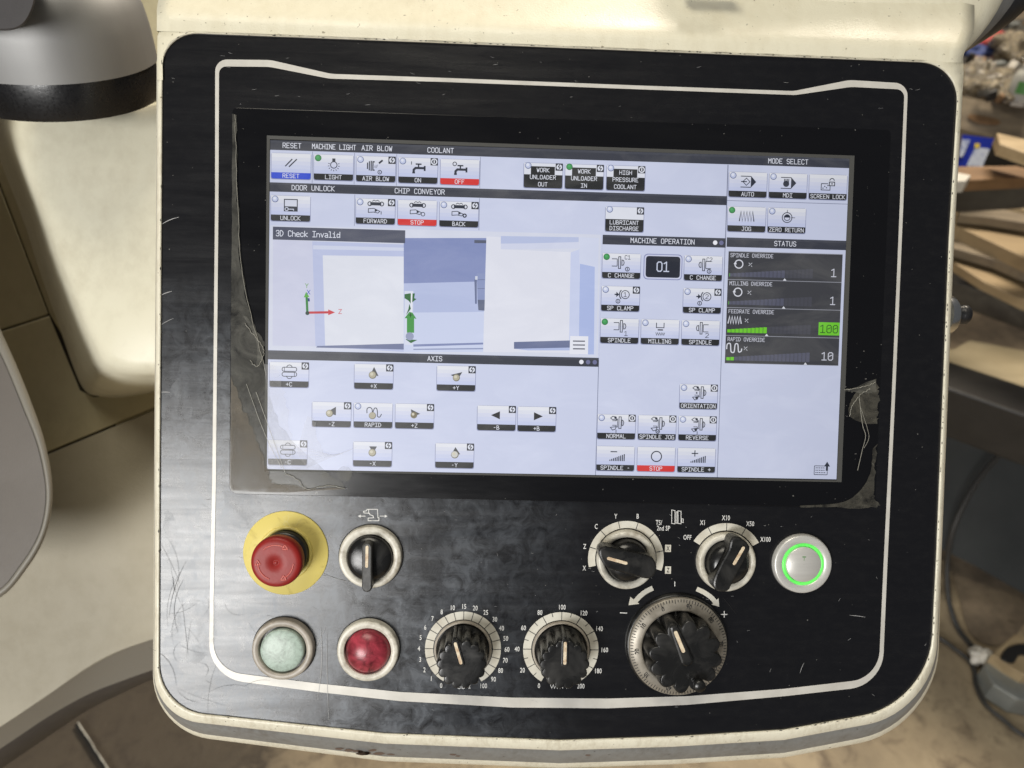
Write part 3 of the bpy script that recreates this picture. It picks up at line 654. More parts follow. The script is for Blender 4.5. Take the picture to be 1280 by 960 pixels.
for args in [
    (3, 27.5, 'RESET', 'reset', None, None, BLUE), (95, 27.5, 'LIGHT', 'bulb', 1), (187, 28, 'AIR BLOW', 'blow', 0, 'S'), (279, 28.5, 'ON', 'tap1', 0, 'I'), (370.5, 29, 'OFF', 'tap0', None, None, RED),
    (3, 119, 'UNLOCK', 'unlock', 0), (187.5, 120, 'FORWARD', 'convf', 0, 'S'), (279, 120.5, 'STOP', 'convs', None, None, RED), (370.5, 121, 'BACK', 'convb', 0, 'S'),
    (1010.5, 37, 'AUTO', 'auto', 0), (1101, 37, 'MDI', 'mdi', 0), (1191.5, 37, 'SCREEN LOCK', 'lock'), (1010.5, 113.5, 'JOG', 'jog', 1), (1101, 113.5, 'ZERO RETURN', 'zero', 0),
    (733, 224.5, 'C CHANGE', 'c1', 1), (916.5, 224.5, 'C CHANGE', 'c2', 0), (733, 297, 'SP CLAMP', 'clamp1', 0, 'S'), (916.5, 297, 'SP CLAMP', 'clamp2', 0, 'S'),
    (733, 368.5, 'SPINDLE', 'sp1', 1), (824, 368.5, 'MILLING', 'mill', 0), (915.5, 368.5, 'SPINDLE', 'sp2', 0),
    (915.5, 511.5, 'ORIENTATION', 'cho', 0, 'I'), (732, 583, 'NORMAL', 'chn', 0, 'I'), (824, 583, 'SPINDLE JOG', 'chj', None, 'I'), (915.5, 583, 'REVERSE', 'chr', 0, 'I'),
    (732, 654.5, 'SPINDLE -', 'minus'), (824, 654.5, 'STOP', 'ring', None, None, RED), (915.5, 655, 'SPINDLE +', 'plus'),
    (4, 482.5, '+C', 'pc', None, 'S'), (189.5, 482.5, '+X', 'px', None, 'S'), (371.5, 482.5, '+Y', 'py', None, 'S'), (98, 568.5, '-Z', 'mz', None, 'S'), (189.5, 568.5, 'RAPID', 'rapid', 0), (281, 568.5, '+Z', 'pz', None, 'S'),
    (2.5, 655, '-C', 'mc', None, 'S'), (189.5, 655, '-X', 'mx', None, 'S'), (371.5, 655, '-Y', 'my', None, 'S'), (463, 569, '-B', 'mb', None, 'S'), (553, 569.5, '+B', 'pb', None, 'S')]:
    button(*args)
def textbutton(x, y, lines, ledst, bd):
    a = Art(); w_, h_ = 85, 54; a.sh(rrect(x - 1.2, y - .8, x + w_ + 1.2, y + h_ + 1.6, 4), (140, 146, 178), 1); a.rect(x, y, x + w_, y + 28, (222, 225, 236), 2)
    if len(lines) == 3:
        a.sh(rrect(x, y + 25, x + w_, y + h_, 4.5, (0, 0, 1, 1)), FOOT, 3); a.rect(x + 15, y + 7, x + 68, y + 25.2, FOOT, 3); ys = (15, 30.5, 46)
    else: a.sh(rrect(x, y + 27, x + w_, y + h_, 4.5, (0, 0, 1, 1)), FOOT, 3); ys = (34, 47)
    for t, yy in zip(lines, ys): a.txt(t, x + 42, y + yy, 7.3, 9, WHT, 5)
    led(a, x + 9, y + 6, ledst); badge(a, x + 69.5, y - .6, bd); a.build('touch_button', display, 'touch button marked ' + ' '.join(lines))
textbutton(554, 31.5, ('WORK', 'UNLOADER', 'OUT'), 0, 'S'); textbutton(645, 31.5, ('WORK', 'UNLOADER', 'IN'), 1, 'S'); textbutton(737, 31.5, ('HIGH', 'PRESSURE', 'COOLANT'), 0, 'I'); textbutton(737, 122, ('LUBRICANT', 'DISCHARGE'), 0, 'S')
a = Art(); a.sh(rrect(825, 223, 912, 280, 9), (140, 146, 186), 1); a.sh(rrect(827, 225, 910, 278, 8), (206, 210, 234), 2); a.sh(rrect(830, 228, 907, 275, 6), (36, 40, 52), 3); a.txt('O1', 868.5, 251, 15.5, 22, (205, 212, 232), 5)
a.build('number_field', display, 'dark field showing 01')
# status gauges
for i, (nm, val, frac, mark) in enumerate((('SPINDLE OVERRIDE', '1', .0, 14), ('MILLING OVERRIDE', '1', .0, 14), ('FEEDRATE OVERRIDE', '100', .5, 10), ('RAPID OVERRIDE', '10', .1, 20))):
    a = Art(); y0 = 213.5 + i * 62.4; x0 = 1015; a.rect(x0, y0 - 1.5, 1273.5, y0 + 62, (150, 152, 162), 1); a.rect(x0, y0, 1273.5, y0 + 61, (62, 63, 68), 2)
    a.txt(nm, x0 + 4, y0 + 7.5, 6.1, 8.6, (202, 204, 216), 4, True)
    if i < 2: a.ring(x0 + 24, y0 + 27, 9, 2.4, (220, 222, 232), 4, -150, 185); a.sh([(x0 + 12, y0 + 27), (x0 + 17, y0 + 20), (x0 + 19, y0 + 28)], (220, 222, 232), 4)
    elif i == 2: a.ln([(x0 + 4 + k_ * 3.0, y0 + 27 + (8 if k_ % 2 == 0 else -8)) for k_ in range(11)], 2.6, (220, 222, 232), 4)
    else: a.ln(smooth([(x0 + 3, y0 + 30), (x0 + 4, y0 + 19), (x0 + 11, y0 + 18), (x0 + 13, y0 + 35), (x0 + 20, y0 + 36), (x0 + 22, y0 + 19), (x0 + 28, y0 + 19), (x0 + 30, y0 + 35), (x0 + 36, y0 + 34), (x0 + 37, y0 + 28)], 3), 2.4, (220, 222, 232), 4)
    a.txt('%', x0 + (50 if i < 2 else 46), y0 + 27, 10, 10, (205, 207, 216), 4)
    for k_ in range(21):
        bx = x0 + 3 + k_ * 9.05; hh = 7 + k_ * .72; n_on = round(frac * 20)
        c = (112, 204, 44) if k_ < n_on else ((86, 88, 106) if (k_ < 14 and i < 2) or i == 3 else (72, 73, 82))
        if i < 2 and k_ == 0: a.rect(bx, y0 + 55 - hh, bx + 1.6, y0 + 55, (90, 170, 60), 5)
        a.rect(bx, y0 + 55 - hh, bx + 8, y0 + 55, c, 4)
    mx = x0 + 2 + mark * 9.05; a.sh([(mx, y0 + 56), (mx + 4, y0 + 61), (mx - 4, y0 + 61)], (225, 227, 235), 5)
    if i == 2: a.rect(1225, y0 + 27, 1273, y0 + 56, (112, 204, 44), 3); a.txt(val, 1249, y0 + 42, 14.4, 18, (54, 96, 40), 5)
    else: a.txt(val, 1262 - 14.5 * len(val), y0 + 41, 14.5, 18, (206, 208, 220), 5, True)
    a.build('status_gauge', display, 'status gauge for ' + nm.lower())
# three-dimensional view of the machine inside
a = Art(); q = lambda *pts: [ui(*p) for p in pts]
a.sh([(2, 184), (728, 184), (728, 456), (2, 456)], (212, 216, 232), 1)
view = [((342, 300), (391, 302), (395, 433), (341.5, 432), (205, 208, 230)), ((391, 302), (505, 306), (505, 440), (395, 433), (188, 196, 228)), ((392, 307), (505, 310), (505, 314), (392, 312), (208, 214, 235)), ((404, 319.5), (505, 321), (506, 430), (407, 432), (222, 225, 236)),
    ((397, 432.5), (506, 429.5), (506, 437), (396, 434.5), (116, 124, 158)), ((505, 298), (608, 298), (607, 352), (505, 354.5), (130, 142, 188)), ((505, 354.5), (607, 352), (605, 390), (505, 391), (180, 190, 224)), ((505, 391), (605, 390), (604, 440), (505, 440), (202, 210, 236)),
    ((517, 430.5), (604, 428.3), (604, 430.6), (517, 433.4), (128, 138, 180)), ((517, 436), (604, 435), (604, 436.6), (517, 437.5), (140, 150, 186)), ((593, 300.5), (608.4, 300.8), (608, 304.5), (593, 304.3), (86, 92, 112)),
    ((608, 296), (626, 297), (626, 312), (724, 316), (722, 441), (604, 440), (222, 224, 236)), ((626, 295.5), (723, 297), (723, 304), (626, 305), (184, 194, 226)), ((626, 305.5), (723, 303), (723, 311), (626, 312), (208, 213, 234)), ((713, 316), (724, 312), (723, 426), (711, 426), (200, 208, 236)),
    ((724, 297), (748, 298), (745, 445), (723, 443), (208, 214, 236)), ((724.5, 330), (743, 334), (742, 443), (723, 443), (172, 186, 228)), ((642.4, 427.5), (712, 425.6), (712, 434.5), (642.4, 436), (104, 114, 150)), ((642.4, 436), (712, 434.5), (712, 438), (660, 438), (176, 188, 226))]
for i, pg in enumerate(view): a.sh(q(*pg[:-1]), pg[-1], 2 + i * .28)
for i, pg in enumerate([((593, 350), (596, 346), (596, 380), (594, 380), (100, 110, 146)), ((596, 342), (606.4, 342), (606, 375), (597, 375), (136, 148, 190)), ((597, 375), (606, 375), (605.6, 388.5), (598, 388), (98, 106, 132)), ((594, 345.5), (597, 345.5), (597, 350), (594, 350), (205, 210, 225))]): a.sh(q(*pg[:-1]), pg[-1], 8 + i * .3)
a.ln(q((597, 350), (606, 350)), 1, (90, 100, 135), 10); a.ln(q((597, 361), (606, 361)), 1, (90, 100, 135), 10)
G1, G2 = (70, 150, 72), (44, 104, 52)
for i, pg in enumerate([((506, 364), (517, 364), (516, 431), (506, 431), (214, 219, 236)), ((506, 368), (512, 367), (519, 367), (518, 373), (521, 374), (517, 377), (514, 380), (511, 376), (506, 373), G2), ((514, 366), (516, 366), (515, 394), (513.5, 394), (232, 234, 242)),
    ((506, 398), (512, 390), (516, 391), (521, 399), (518, 398), (518, 416), (509, 416), (509, 398), G1), ((512, 380), (514, 386), (508, 394), (511, 386), G2), ((507, 424), (522, 425), (514, 429), G2)]): a.sh(q(*pg[:-1]), pg[-1], 8 + i * .3)
cx, cy = ui(512.5, 420.5); a.disc(cx, cy, 9, (150, 158, 186), 10.2); a.ln(q((511, 394), (516, 394)), 1.4, (24, 50, 28), 10.6); a.ln(q((513.5, 391), (513.5, 397)), 1.4, (24, 50, 28), 10.6)
a.ln(q((385, 391), (412, 390.6)), 5, (198, 62, 70), 8); a.sh(q((411, 387), (419.5, 390.7), (411, 394.2)), (206, 70, 78), 8.5)
a.ln(q((385, 391), (384, 370)), 5, (52, 132, 60), 8.2); a.sh(q((380.5, 372), (383.5, 365), (387.5, 371.5)), (96, 176, 70), 8.7); a.ln(q((386.5, 373), (387, 377)), 4, (40, 60, 130), 8.6); a.disc(*ui(385, 391.6), 4.5, (44, 70, 60), 9, 10)
for t, p, c in (('Y', (384.3, 357.5), (120, 170, 90)), ('X', (386.6, 365.5), (50, 80, 190)), ('Z', (425.8, 389.6), (206, 84, 90))):
    x, y = ui(*p); a.txt(t, x, y, 9, 10, c, 11)
a.rect(8, 187, 296, 215, (78, 82, 100), 9); a.txt('3D Check Invalid', 14, 201, 8.8, 13, (226, 230, 242), 12, True)
a.sh(q((712.5, 420), (735, 420.5), (734.5, 443), (711.5, 442.5)), (228, 230, 240), 9)
for k_ in range(3): a.ln(q((715.8, 426.4 + k_ * 4.8), (730.8, 426.6 + k_ * 4.8)), 2.6, (70, 74, 92), 10)
a.rect(728, 184, 731, 457, CB, 12.5)
a.build('machine_view', display, 'graphic of the machine interior with axis arrows')
a = Art(); a.ln(rrect(1228, 690, 1258, 710, 1), 1.4, K, 2, True)
for r_ in range(3):
    for c_ in range(6): a.rect(1231 + c_ * 4, 693.5 + r_ * 5.4, 1233.4 + c_ * 4, 695.6 + r_ * 5.4, K, 2)
a.rect(1252, 689, 1262, 702, CB, 2.4); a.rect(1254.6, 690, 1259.4, 701, K, 3); a.sh([(1250, 691), (1257, 680), (1264, 691)], K, 3); a.build('keyboard_icon', display)

# ---------------------------------------------------------------- switches and knobs
MM = .001
def pt(px, py, z=0): p = P(px, py, z); return (p.x, p.y)
def printed(name, items, parent, mat='print_white', z=.00022, label=None):
    a = MB()
    for t, c, hh, ang, sx in items:
        v, f = print_text(t, c, hh, ang, sx); a.add([(x, y, z) for x, y in v], f, mat)
    return a.build(name, parent, label)
def ringpart(name, c, ro, ri, zt, mat, label, zc=.0004):
    a = MB(); a.lathe((c[0], c[1], 0), [(ro + .0003, 0), (ro, zt * .72), (ro - .0003, zt * .93), (ro - .0009, zt), (ri + .0004, zt), (ri, zt - .0005), (ri - .0001, .0012)], mat, 72, False, False)
    a.lathe((c[0], c[1], 0), [(ro + .0007, .00025), (ro + .0003, .00035)], 'scratch_dark', 60, False, False); a.annulus((c[0], c[1], 0), 0.0001, ri + .0002, .0012, 'black_part')
    return a.build(name, panel, label)
def capsule(p, q_, wd, n=8, w2=None):
    p, q_ = V(p), V(q_); d = (q_ - p).normalized(); a0 = math.degrees(atan2(d.y, d.x)); w2 = w2 or wd
    return circle(q_.x, q_.y, w2 / 2, n, a0 - 90, a0 + 90) + circle(p.x, p.y, wd / 2, n, a0 + 90, a0 + 270)

# emergency stop
c = pt(357.5, 691); a = MB()
a.lathe((*c, 0), [(.02205, 0), (.02205, .0005), (.0218, .0007), (.0001, .0007)], 'estop_yellow', 80, False, False)
a.lathe((*c, 0), [(.0142, .0007), (.0140, .0015), (.0134, .0019), (.0125, .0015), (.0122, .0008)], 'estop_yellow', 64, False, False)
es = a.build('emergency_stop', panel, 'yellow disc under the emergency stop')
a = MB(); a.lathe((*c, 0), [(.0122, .0007), (.0120, .0045), (.0112, .0052), (.0100, .0053), (.0092, .0060), (.0090, .0105)], 'knob_black', 56, False, False); a.build('collar', es)
a = MB(); a.lathe((*c, 0), [(.0095, .0098), (.0112, .0096), (.0124, .0108), (.0129, .0130), (.01285, .0158), (.0125, .0170), (.0119, .0177), (.0108, .01805), (.0098, .01815), (.0090, .01818), (.006, .0182), (.0016, .0182), (.0014, .0180), (.0011, .0180), (.0009, .0183), (.0001, .0183)], 'estop_red', 72, True, False); a.build('mushroom_cap', es, 'red turn to release button cap')
for a0, a1 in ((132, 52), (-2, -68), (250, 176)):
    a = MB(); arc = [(c[0] + .0088 * cos(rad(a0 + (a1 - a0) * i / 10)), c[1] + .0088 * sin(rad(a0 + (a1 - a0) * i / 10))) for i in range(10)]
    e = V(arc[-1]); d = (e - V(arc[-2])).normalized(); nn_ = V((-d.y, d.x))
    a.tube([(x, y, .01815) for x, y in arc], .00042, 'estop_mark', 6)
    for s_ in (-1, 1): a.tube([(*(e + d * .0018), .01815), (*(e + nn_ * s_ * .0013 - d * .0006), .01815)], .0004, 'estop_mark', 6)
    a.tube([(*(e + nn_ * .0013 - d * .0006), .01815), (*(e - nn_ * .0013 - d * .0006), .01815)], .0004, 'estop_mark', 6)
    a.build('embossed_arrow', es)

# door selector
c = pt(463.8, 694.8); sw = ringpart('selector_switch', c, .0163, .0121, .0036, 'ring_cream', 'cream ringed selector with black bar handle')
a = MB(); a.lathe((*c, 0), [(.0118, .0012), (.0118, .0045), (.0112, .0058), (.009, .0068), (.004, .0074), (.0001, .0075)], 'knob_black', 56, False, False); a.build('turning_disc', sw)
a = MB(); hb_ = capsule(P(458.6, 734, .0125)[:2], P(458.8, 684.5, .0125)[:2], .0052, 8, .0050); a.prism(hb_, .0045, .0128, 'knob_matt', .0007); a.build('handle', sw)
a = MB(); a.prism(capsule(P(458.3, 708, .0130)[:2], P(458.8, 684, .0130)[:2], .0015), .0127, .01305, 'inlay_cream', .0001); a.build('inlay', sw, 'flaking cream pointer strip')
# pushbuttons in the lower left
c = pt(355.6, 809); pb = ringpart('push_button', c, .0159, .0124, .0042, 'ring_taupe', 'worn pale green push button')
a = MB(); a.lathe((*c, 0), [(.0113, .0012), (.0113, .0040), (.0110, .0046), (.0100, .0050), (.005, .0053), (.0001, .0054)], 'lens_green', 56, False, False); a.build('button_lens', pb)
c = pt(461, 810.6); pb = ringpart('push_button', c, .0160, .0122, .0042, 'ring_cream', 'dark red domed push button')
a = MB(); a.lathe((*c, 0), [(.0116, .0012)] + [(.0116 * cos(rad(t)), .0022 + .0072 * sin(rad(t))) for t in range(0, 90, 9)] + [(.0001, .0094)], 'lens_red', 56, False, False); a.build('button_lens', pb)
# lit start button
c = pt(1001, 703.4); pb = ringpart('start_button', c, .0156, .0112, .0032, 'brushed_steel', 'steel push button with glowing green ring')
a = MB(); a.lathe((*c, 0), [(.0112, .0012), (.0112, .0027), (.0108, .0031), (.0100, .0031), (.0096, .0027), (.0096, .0012)], 'led_green', 64, False, False); a.build('light_ring', pb)
a = MB(); a.lathe((*c, 0), [(.0094, .0012), (.0094, .0034), (.0090, .0038), (.0001, .0038)], 'brushed_steel', 64, False, False)
a.stroke([(c[0] - .0009, c[1] + .0042), (c[0] + .0009, c[1] + .0042)], .0006, 'screen_70cc2c' if 'screen_70cc2c' in MATS else 'led_green', .00385) if False else None
a.build('button_face', pb)
a = MB(); a.stroke([(c[0] - .001, c[1] + .0042), (c[0] + .001, c[1] + .0042)], .0005, 'green_label', .00386); a.stroke([(c[0], c[1] + .0040), (c[0], c[1] + .0022)], .00025, 'green_label', .00386); a.build('worn_mark', pb)

def arcprint(a, c, r0, r1, a0, a1, ticks, z=.00022):
    a.annulus((*c, 0), r0, r1, z, 'print_cream', a0, a1, 80)
    for t, f in ticks:
        q0 = r0 if f >= 1 else r0 + (r1 - r0) * (1 - f)
        a.stroke([(c[0] + q0 * cos(rad(t)), c[1] + q0 * sin(rad(t))), (c[0] + (r1 + .0002) * cos(rad(t)), c[1] + (r1 + .0002) * sin(rad(t)))], .00034, 'tick_dark', z + .0001)
PXM = .418e-3
def fluted(nl, depth, sharp=1.0, ph=0):
    def fn(t, r, z):
        c_ = cos(nl * t + ph); k_ = max(0, min(1, (r - .0100) / .0018)) if z > .0032 else 0
        return r * (1 - depth * k_ * (1 - abs(cos((nl * t + ph) / 2)) ** .62) ** sharp)
    return fn
def feed_dial(c, labels, ptr, iconf, label):
    a = MB(); ticks = [(240 - 15 * i, 1 if (len(labels) > 12 or i % 2 == 0) else .5) for i in range(1, 20)]
    arcprint(a, c, .0158, .0201, 240, -60, ticks); d = a.build('rotary_dial', panel, label)
    n = len(labels) - 1
    printed('dial_numbers', [(t, (c[0] + .0226 * cos(rad(240 - 300 * i / n)) * (1.03 if 0 < i < n else .99), c[1] + .0228 * sin(rad(240 - 300 * i / n))), .0025, 0, .70) for i, t in enumerate(labels)], d)
    a = MB(); iconf(a); a.build('dial_symbol', d)
    a = MB(); a.lathe((*c, 0), [(.0153, 0), (.0153, .0012), (.0147, .0022), (.0143, .0022), (.0139, .0012), (.0139, .0002)], 'ring_taupe', 64, False, False); a.build('dial_bezel', d)
    a = MB(); f = fluted(14, .15, 1.0)
    a.lathe((*c, 0), [(.0134, .0004), (.0134, .0025), (.0128, .0034), (.0129, .0060), (.0128, .0150), (.0127, .0184), (.0125, .0191), (.0121, .0195), (.0119, .01955), (.0095, .01955), (.0001, .01955)], 'knob_black', 168, False, False, fn=f); a.build('knob', d)
    u = V((cos(rad(ptr)), sin(rad(ptr)))); cc = V(c); a = MB()
    a.prism(capsule(cc + u * .0006, cc + u * .0117, .0036), .0185, .0201, 'knob_black', .0004)
    a.prism(capsule(cc + u * .0117, cc + u * .0131, .0034, 6, .0020), .003, .0188, 'knob_black', .0004); a.build('pointer', d)
    a = MB(); a.prism(capsule(cc + u * .0012, cc + u * .0113, .0016), .0200, .02035, 'inlay_cream', .0001); a.build('inlay', d)
c1 = pt(578.8, 811.0); c2 = pt(701, 811.6)
def sym1(a):
    o = pt(581, 858.5); w_ = .00035
    for k_ in (0, 1): a.stroke([(o[0] - .0036 + k_ * .0021, o[1] + .001), (o[0] - .0036 + k_ * .0021, o[1] - .0007), (o[0] - .0029 + k_ * .0021, o[1] - .001), (o[0] - .0024 + k_ * .0021, o[1] - .0007), (o[0] - .0024 + k_ * .0021, o[1] + .001)], w_, 'print_white', .00022)
    v, f = print_text('%', (o[0] + .0024, o[1]), .0019, 0, .7); a.add([(x, y, .00022) for x, y in v], f, 'print_white')
def sym2(a):
    o = pt(701, 858); a.stroke([(o[0] - .0056 + k_ * .00075, o[1] + (.001 if k_ % 2 == 0 else -.001)) for k_ in range(10)], .00035, 'print_white', .00022)
    v, f = print_text('%', (o[0] + .0036, o[1]), .0020, 0, .8); a.add([(x, y, .00022) for x, y in v], f, 'print_white')
feed_dial(c1, '0 1 2 3 4 5 6 7 8 10 15 20 25 30 40 50 60 70 80 90 100'.split(), 107, sym1, 'rapid override dial numbered 0 to 100')
feed_dial(c2, '0 20 40 60 80 100 120 140 160 180 200'.split(), 90, sym2, 'feed override dial numbered 0 to 200')

def bar_dial(c, arc, ticks, texts, outline_px, inl, label, boxes=()):
    a = MB(); arcprint(a, c, arc[2], arc[3], arc[0], arc[1], [(t, 1) for t in ticks])
    for bx in boxes:
        q0 = pt(bx[0] - 3.6, bx[1] - 4.6); q1 = pt(bx[0] + 3.6, bx[1] + 4.6); a.poly([(q0[0], q0[1]), (q1[0], q0[1]), (q1[0], q1[1]), (q0[0], q1[1])], 'print_cream', .00022)
    d = a.build('selector_dial', panel, label)
    printed('dial_letters', [(t, pt(x, y), hh * MM, 0, .66) for t, x, y, hh in texts], d)
    if boxes: printed('dial_letters', [(bx[2], pt(bx[0], bx[1]), .0024, 0, .66) for bx in boxes], d, 'tick_dark', .00034)
    a = MB(); a.lathe((*c, 0), [(.0158, 0), (.0157, .0022), (.0151, .0034), (.0142, .0038), (.0122, .0030), (.0118, .0012), (.0115, .0006)], 'ring_cream', 72, False, False)
    a.annulus((*c, 0), .0001, .0119, .0010, 'black_part'); a.build('dial_bezel', d, 'cream bezel ring with brown grime')
    a = MB(); a.lathe((*c, 0), [(.0112, .0010), (.0112, .0045), (.0102, .0072), (.008, .0088), (.004, .0097), (.0001, .0099)], 'knob_black', 56, False, False); a.build('turning_disc', d)
    a = MB(); pts_ = [tuple(p) for p in smooth([V(P(x, y, .0128)[:2]) for x, y in outline_px], 4, True)]; a.prism(pts_, .0040, .0132, 'knob_black', .0010); a.build('handle', d)
    a = MB(); a.prism(capsule(P(*inl[0], .0132)[:2], P(*inl[1], .0132)[:2], .0016), .0130, .01335, 'inlay_cream', .0001); a.build('inlay', d)
k6 = lambda x, y: (720 + x / 3.69, 620 + y / 3.69); k7 = lambda x, y: (860 + x / 6.4, 630 + y / 6.4)
T = lambda s, k, x, y, h_=2.5: (s, *k(x, y), h_)
bar_dial(pt(782.3, 698.2), (194, -18, .0164, .0202), (163, 133, 103, 73, 43, 13), [T('X', k6, 38, 332), T('Z', k6, 40, 232), T('C', k6, 93, 140), T('Y', k6, 183, 93), T('B', k6, 284, 93), T('TS/', k6, 382, 122), T('2nd SP', k6, 403, 148)],
    [k6(*p) for p in [(106, 258), (122, 236), (150, 234), (230, 252), (325, 272), (362, 296), (372, 335), (356, 370), (322, 382), (230, 358), (150, 335), (118, 300)]], [k6(150, 288), k6(231, 310)], 'axis selector dial pointing at Z', [(*k6(424, 241), 'X'), (*k6(424, 341), 'Z')])
bar_dial(pt(906.6, 701.2), (149, 30, .0165, .0204), (119, 90, 60), [T('OFF', k6, 513, 190), T('X1', k7, 118, 148), T('X10', k7, 303, 110), T('X50', k7, 497, 157), T('X100', k7, 619, 282)],
    [k7(*p) for p in [(345, 285), (385, 262), (440, 280), (485, 325), (492, 375), (440, 470), (362, 620), (325, 690), (270, 704), (215, 680), (203, 615), (250, 500), (320, 370)]], [k7(370, 477), k7(443, 352)], 'step selector dial pointing at X50')

# handwheel
c = pt(845.2, 804.3); a = MB()
a.lathe((*c, 0), [(.0274, 0), (.0273, .0015), (.0268, .0024), (.0262, .0026)], 'knob_black', 96, False, False)
a.lathe((*c, 0), [(.0262, .0022), (.0261, .0042), (.0257, .0047), (.0205, .0056), (.0196, .0056), (.0192, .0035)], 'scale_metal', 110, False, False)
hw = a.build('handwheel', panel, 'black handwheel with grey graduated ring')
a = MB()
for i in range(100):
    t = rad(114 + 3.6 * i); L = .0240 if i % 5 else .0234
    a.stroke([(c[0] + L * cos(t), c[1] + L * sin(t)), (c[0] + .0256 * cos(t), c[1] + .0256 * sin(t))], .00040, 'tick_dark', .00512)
# lay the lines on the sloped ring: highest near the inner edge
for i, v in enumerate(a.v): r_ = hypot(v[0] - c[0], v[1] - c[1]); a.v[i] = (v[0], v[1], .0047 + (.0257 - r_) / .0052 * .0009 + .00006)
a.build('scale_ticks', hw)
its = []
for i in range(10):
    t = 114 + 36 * i; its.append((str(i * 10), (c[0] + .0222 * cos(rad(t)), c[1] + .0222 * sin(rad(t))), .0026, rad(t - 90), .75))
o = printed('scale_numbers', its, hw, 'tick_dark', .00548)
a = MB(); f = fluted(12, .24, 1.0, rad(114 * 12) * -1)
kc = (c[0] + .0006, c[1] - .0006)
a.lathe((*kc, 0), [(.0196, .0030), (.0199, .0045), (.0198, .0090), (.0194, .0145), (.0191, .0158), (.0186, .0164), (.0182, .0165), (.0140, .0165), (.0095, .0165), (.0001, .0165)], 'knob_black', 192, False, False, fn=f); a.build('knob', hw)
u = V((cos(rad(114)), sin(rad(114)))); kc2 = V(kc); a = MB()
a.prism(capsule(kc2 - u * .0010, kc2 + u * .0166, .0068, 8, .0044), .0150, .0184, 'knob_black', .0012); a.build('pointer', hw)
a = MB(); a.prism(capsule(kc2 + u * .0046, kc2 + u * .0148, .0019), .0182, .01865, 'inlay_cream', .0001); a.build('inlay', hw)
a = MB(); cc = P(875.3, 858.6, .023); a.lathe((cc.x, cc.y, 0), [(.0042, .0055), (.0042, .0140), (.0030, .0150), (.0022, .0165), (.0023, .0190), (.0030, .0200), (.0031, .0225), (.0027, .0232), (.0001, .0233)], 'knob_black', 32, False, False); a.build('crank_grip', hw)
# printed arrows, signs and pictograms
a = MB(); S3 = lambda pts: [pt(*k6(x, y)) for x, y in pts]
a.stroke([tuple(p) for p in smooth([V(p) for p in S3([(354, 424), (322, 440), (294, 462), (272, 486)])], 4)], 6.4 * PXM, 'print_cream', .00024); a.poly(S3([(242, 503), (250, 464), (292, 497)]), 'print_cream', .00025)
a.stroke([tuple(p) for p in smooth([V(p) for p in S3([(556, 428), (590, 444), (622, 466), (640, 486)])], 4)], 6.0 * PXM, 'print_cream', .00024); a.poly(S3([(660, 510), (657, 470), (624, 500)]), 'print_cream', .00025)
a.stroke(S3([(455, 394), (455, 416)]), 1.0 * PXM, 'print_white', .00024); a.stroke(S3([(202, 538), (235, 539)]), 1.1 * PXM, 'print_white', .00024)
a.stroke(S3([(668, 545), (698, 546)]), 1.1 * PXM, 'print_white', .00024); a.stroke(S3([(683, 530), (683, 560)]), 1.1 * PXM, 'print_white', .00026)
a.build('printed_arrow', panel, 'printed turning arrows above the handwheel')
a = MB(); k4 = lambda pts: [pt(290 + x / 4, 620 + y / 4) for x, y in pts]; wl = .9 * PXM
a.stroke(k4([(683, 66), (728, 66), (730, 108), (735, 108), (735, 123), (681, 123), (681, 110), (709, 108), (705, 98), (690, 93), (688, 86), (660, 84), (658, 76), (672, 74), (676, 66)]), wl, 'print_white', .00024, True); a.stroke(k4([(684, 67), (684, 88)]), wl, 'print_white', .00025)
for s_, x0, x1 in ((1, 668, 634), (-1, 738, 774)): a.stroke(k4([(x0, 100), (x1, 100)]), wl, 'print_white', .00024); a.poly(k4([(x1 - 4 * s_, 100), (x1 + 10 * s_, 92), (x1 + 10 * s_, 108)]), 'print_white', .00025)
a.build('printed_symbol', panel, 'carriage symbol above the bar selector')
a = MB()
for pg in ([(441, 64), (456, 67), (456, 128), (441, 126)], [(461, 74), (468, 72), (468, 126), (461, 124)], [(470, 68), (484, 70), (484, 128), (470, 126)], [(486, 104), (494, 106), (494, 122), (486, 121)]): a.stroke(S3(pg), .8 * PXM, 'print_white', .00024, True)
a.build('printed_symbol', panel, 'spindle symbol above the axis dial')

# ---------------------------------------------------------------- wear on the plate and screen film
def jag(pts, k=7, amp=1.6, seed=1):
    r_ = random.Random(seed); return [(p[0] + r_.uniform(-amp, amp), p[1] + r_.uniform(-amp, amp)) for p in smooth([V(p) for p in pts], k, True)]
def patch(name, pts, mat, z, amp=1.6, seed=1, parent=None):
    a = MB(); a.poly([P(x, y, z)[:2] for x, y in jag(pts, 6, amp, seed)], mat, z); return a.build(name, parent or panel)
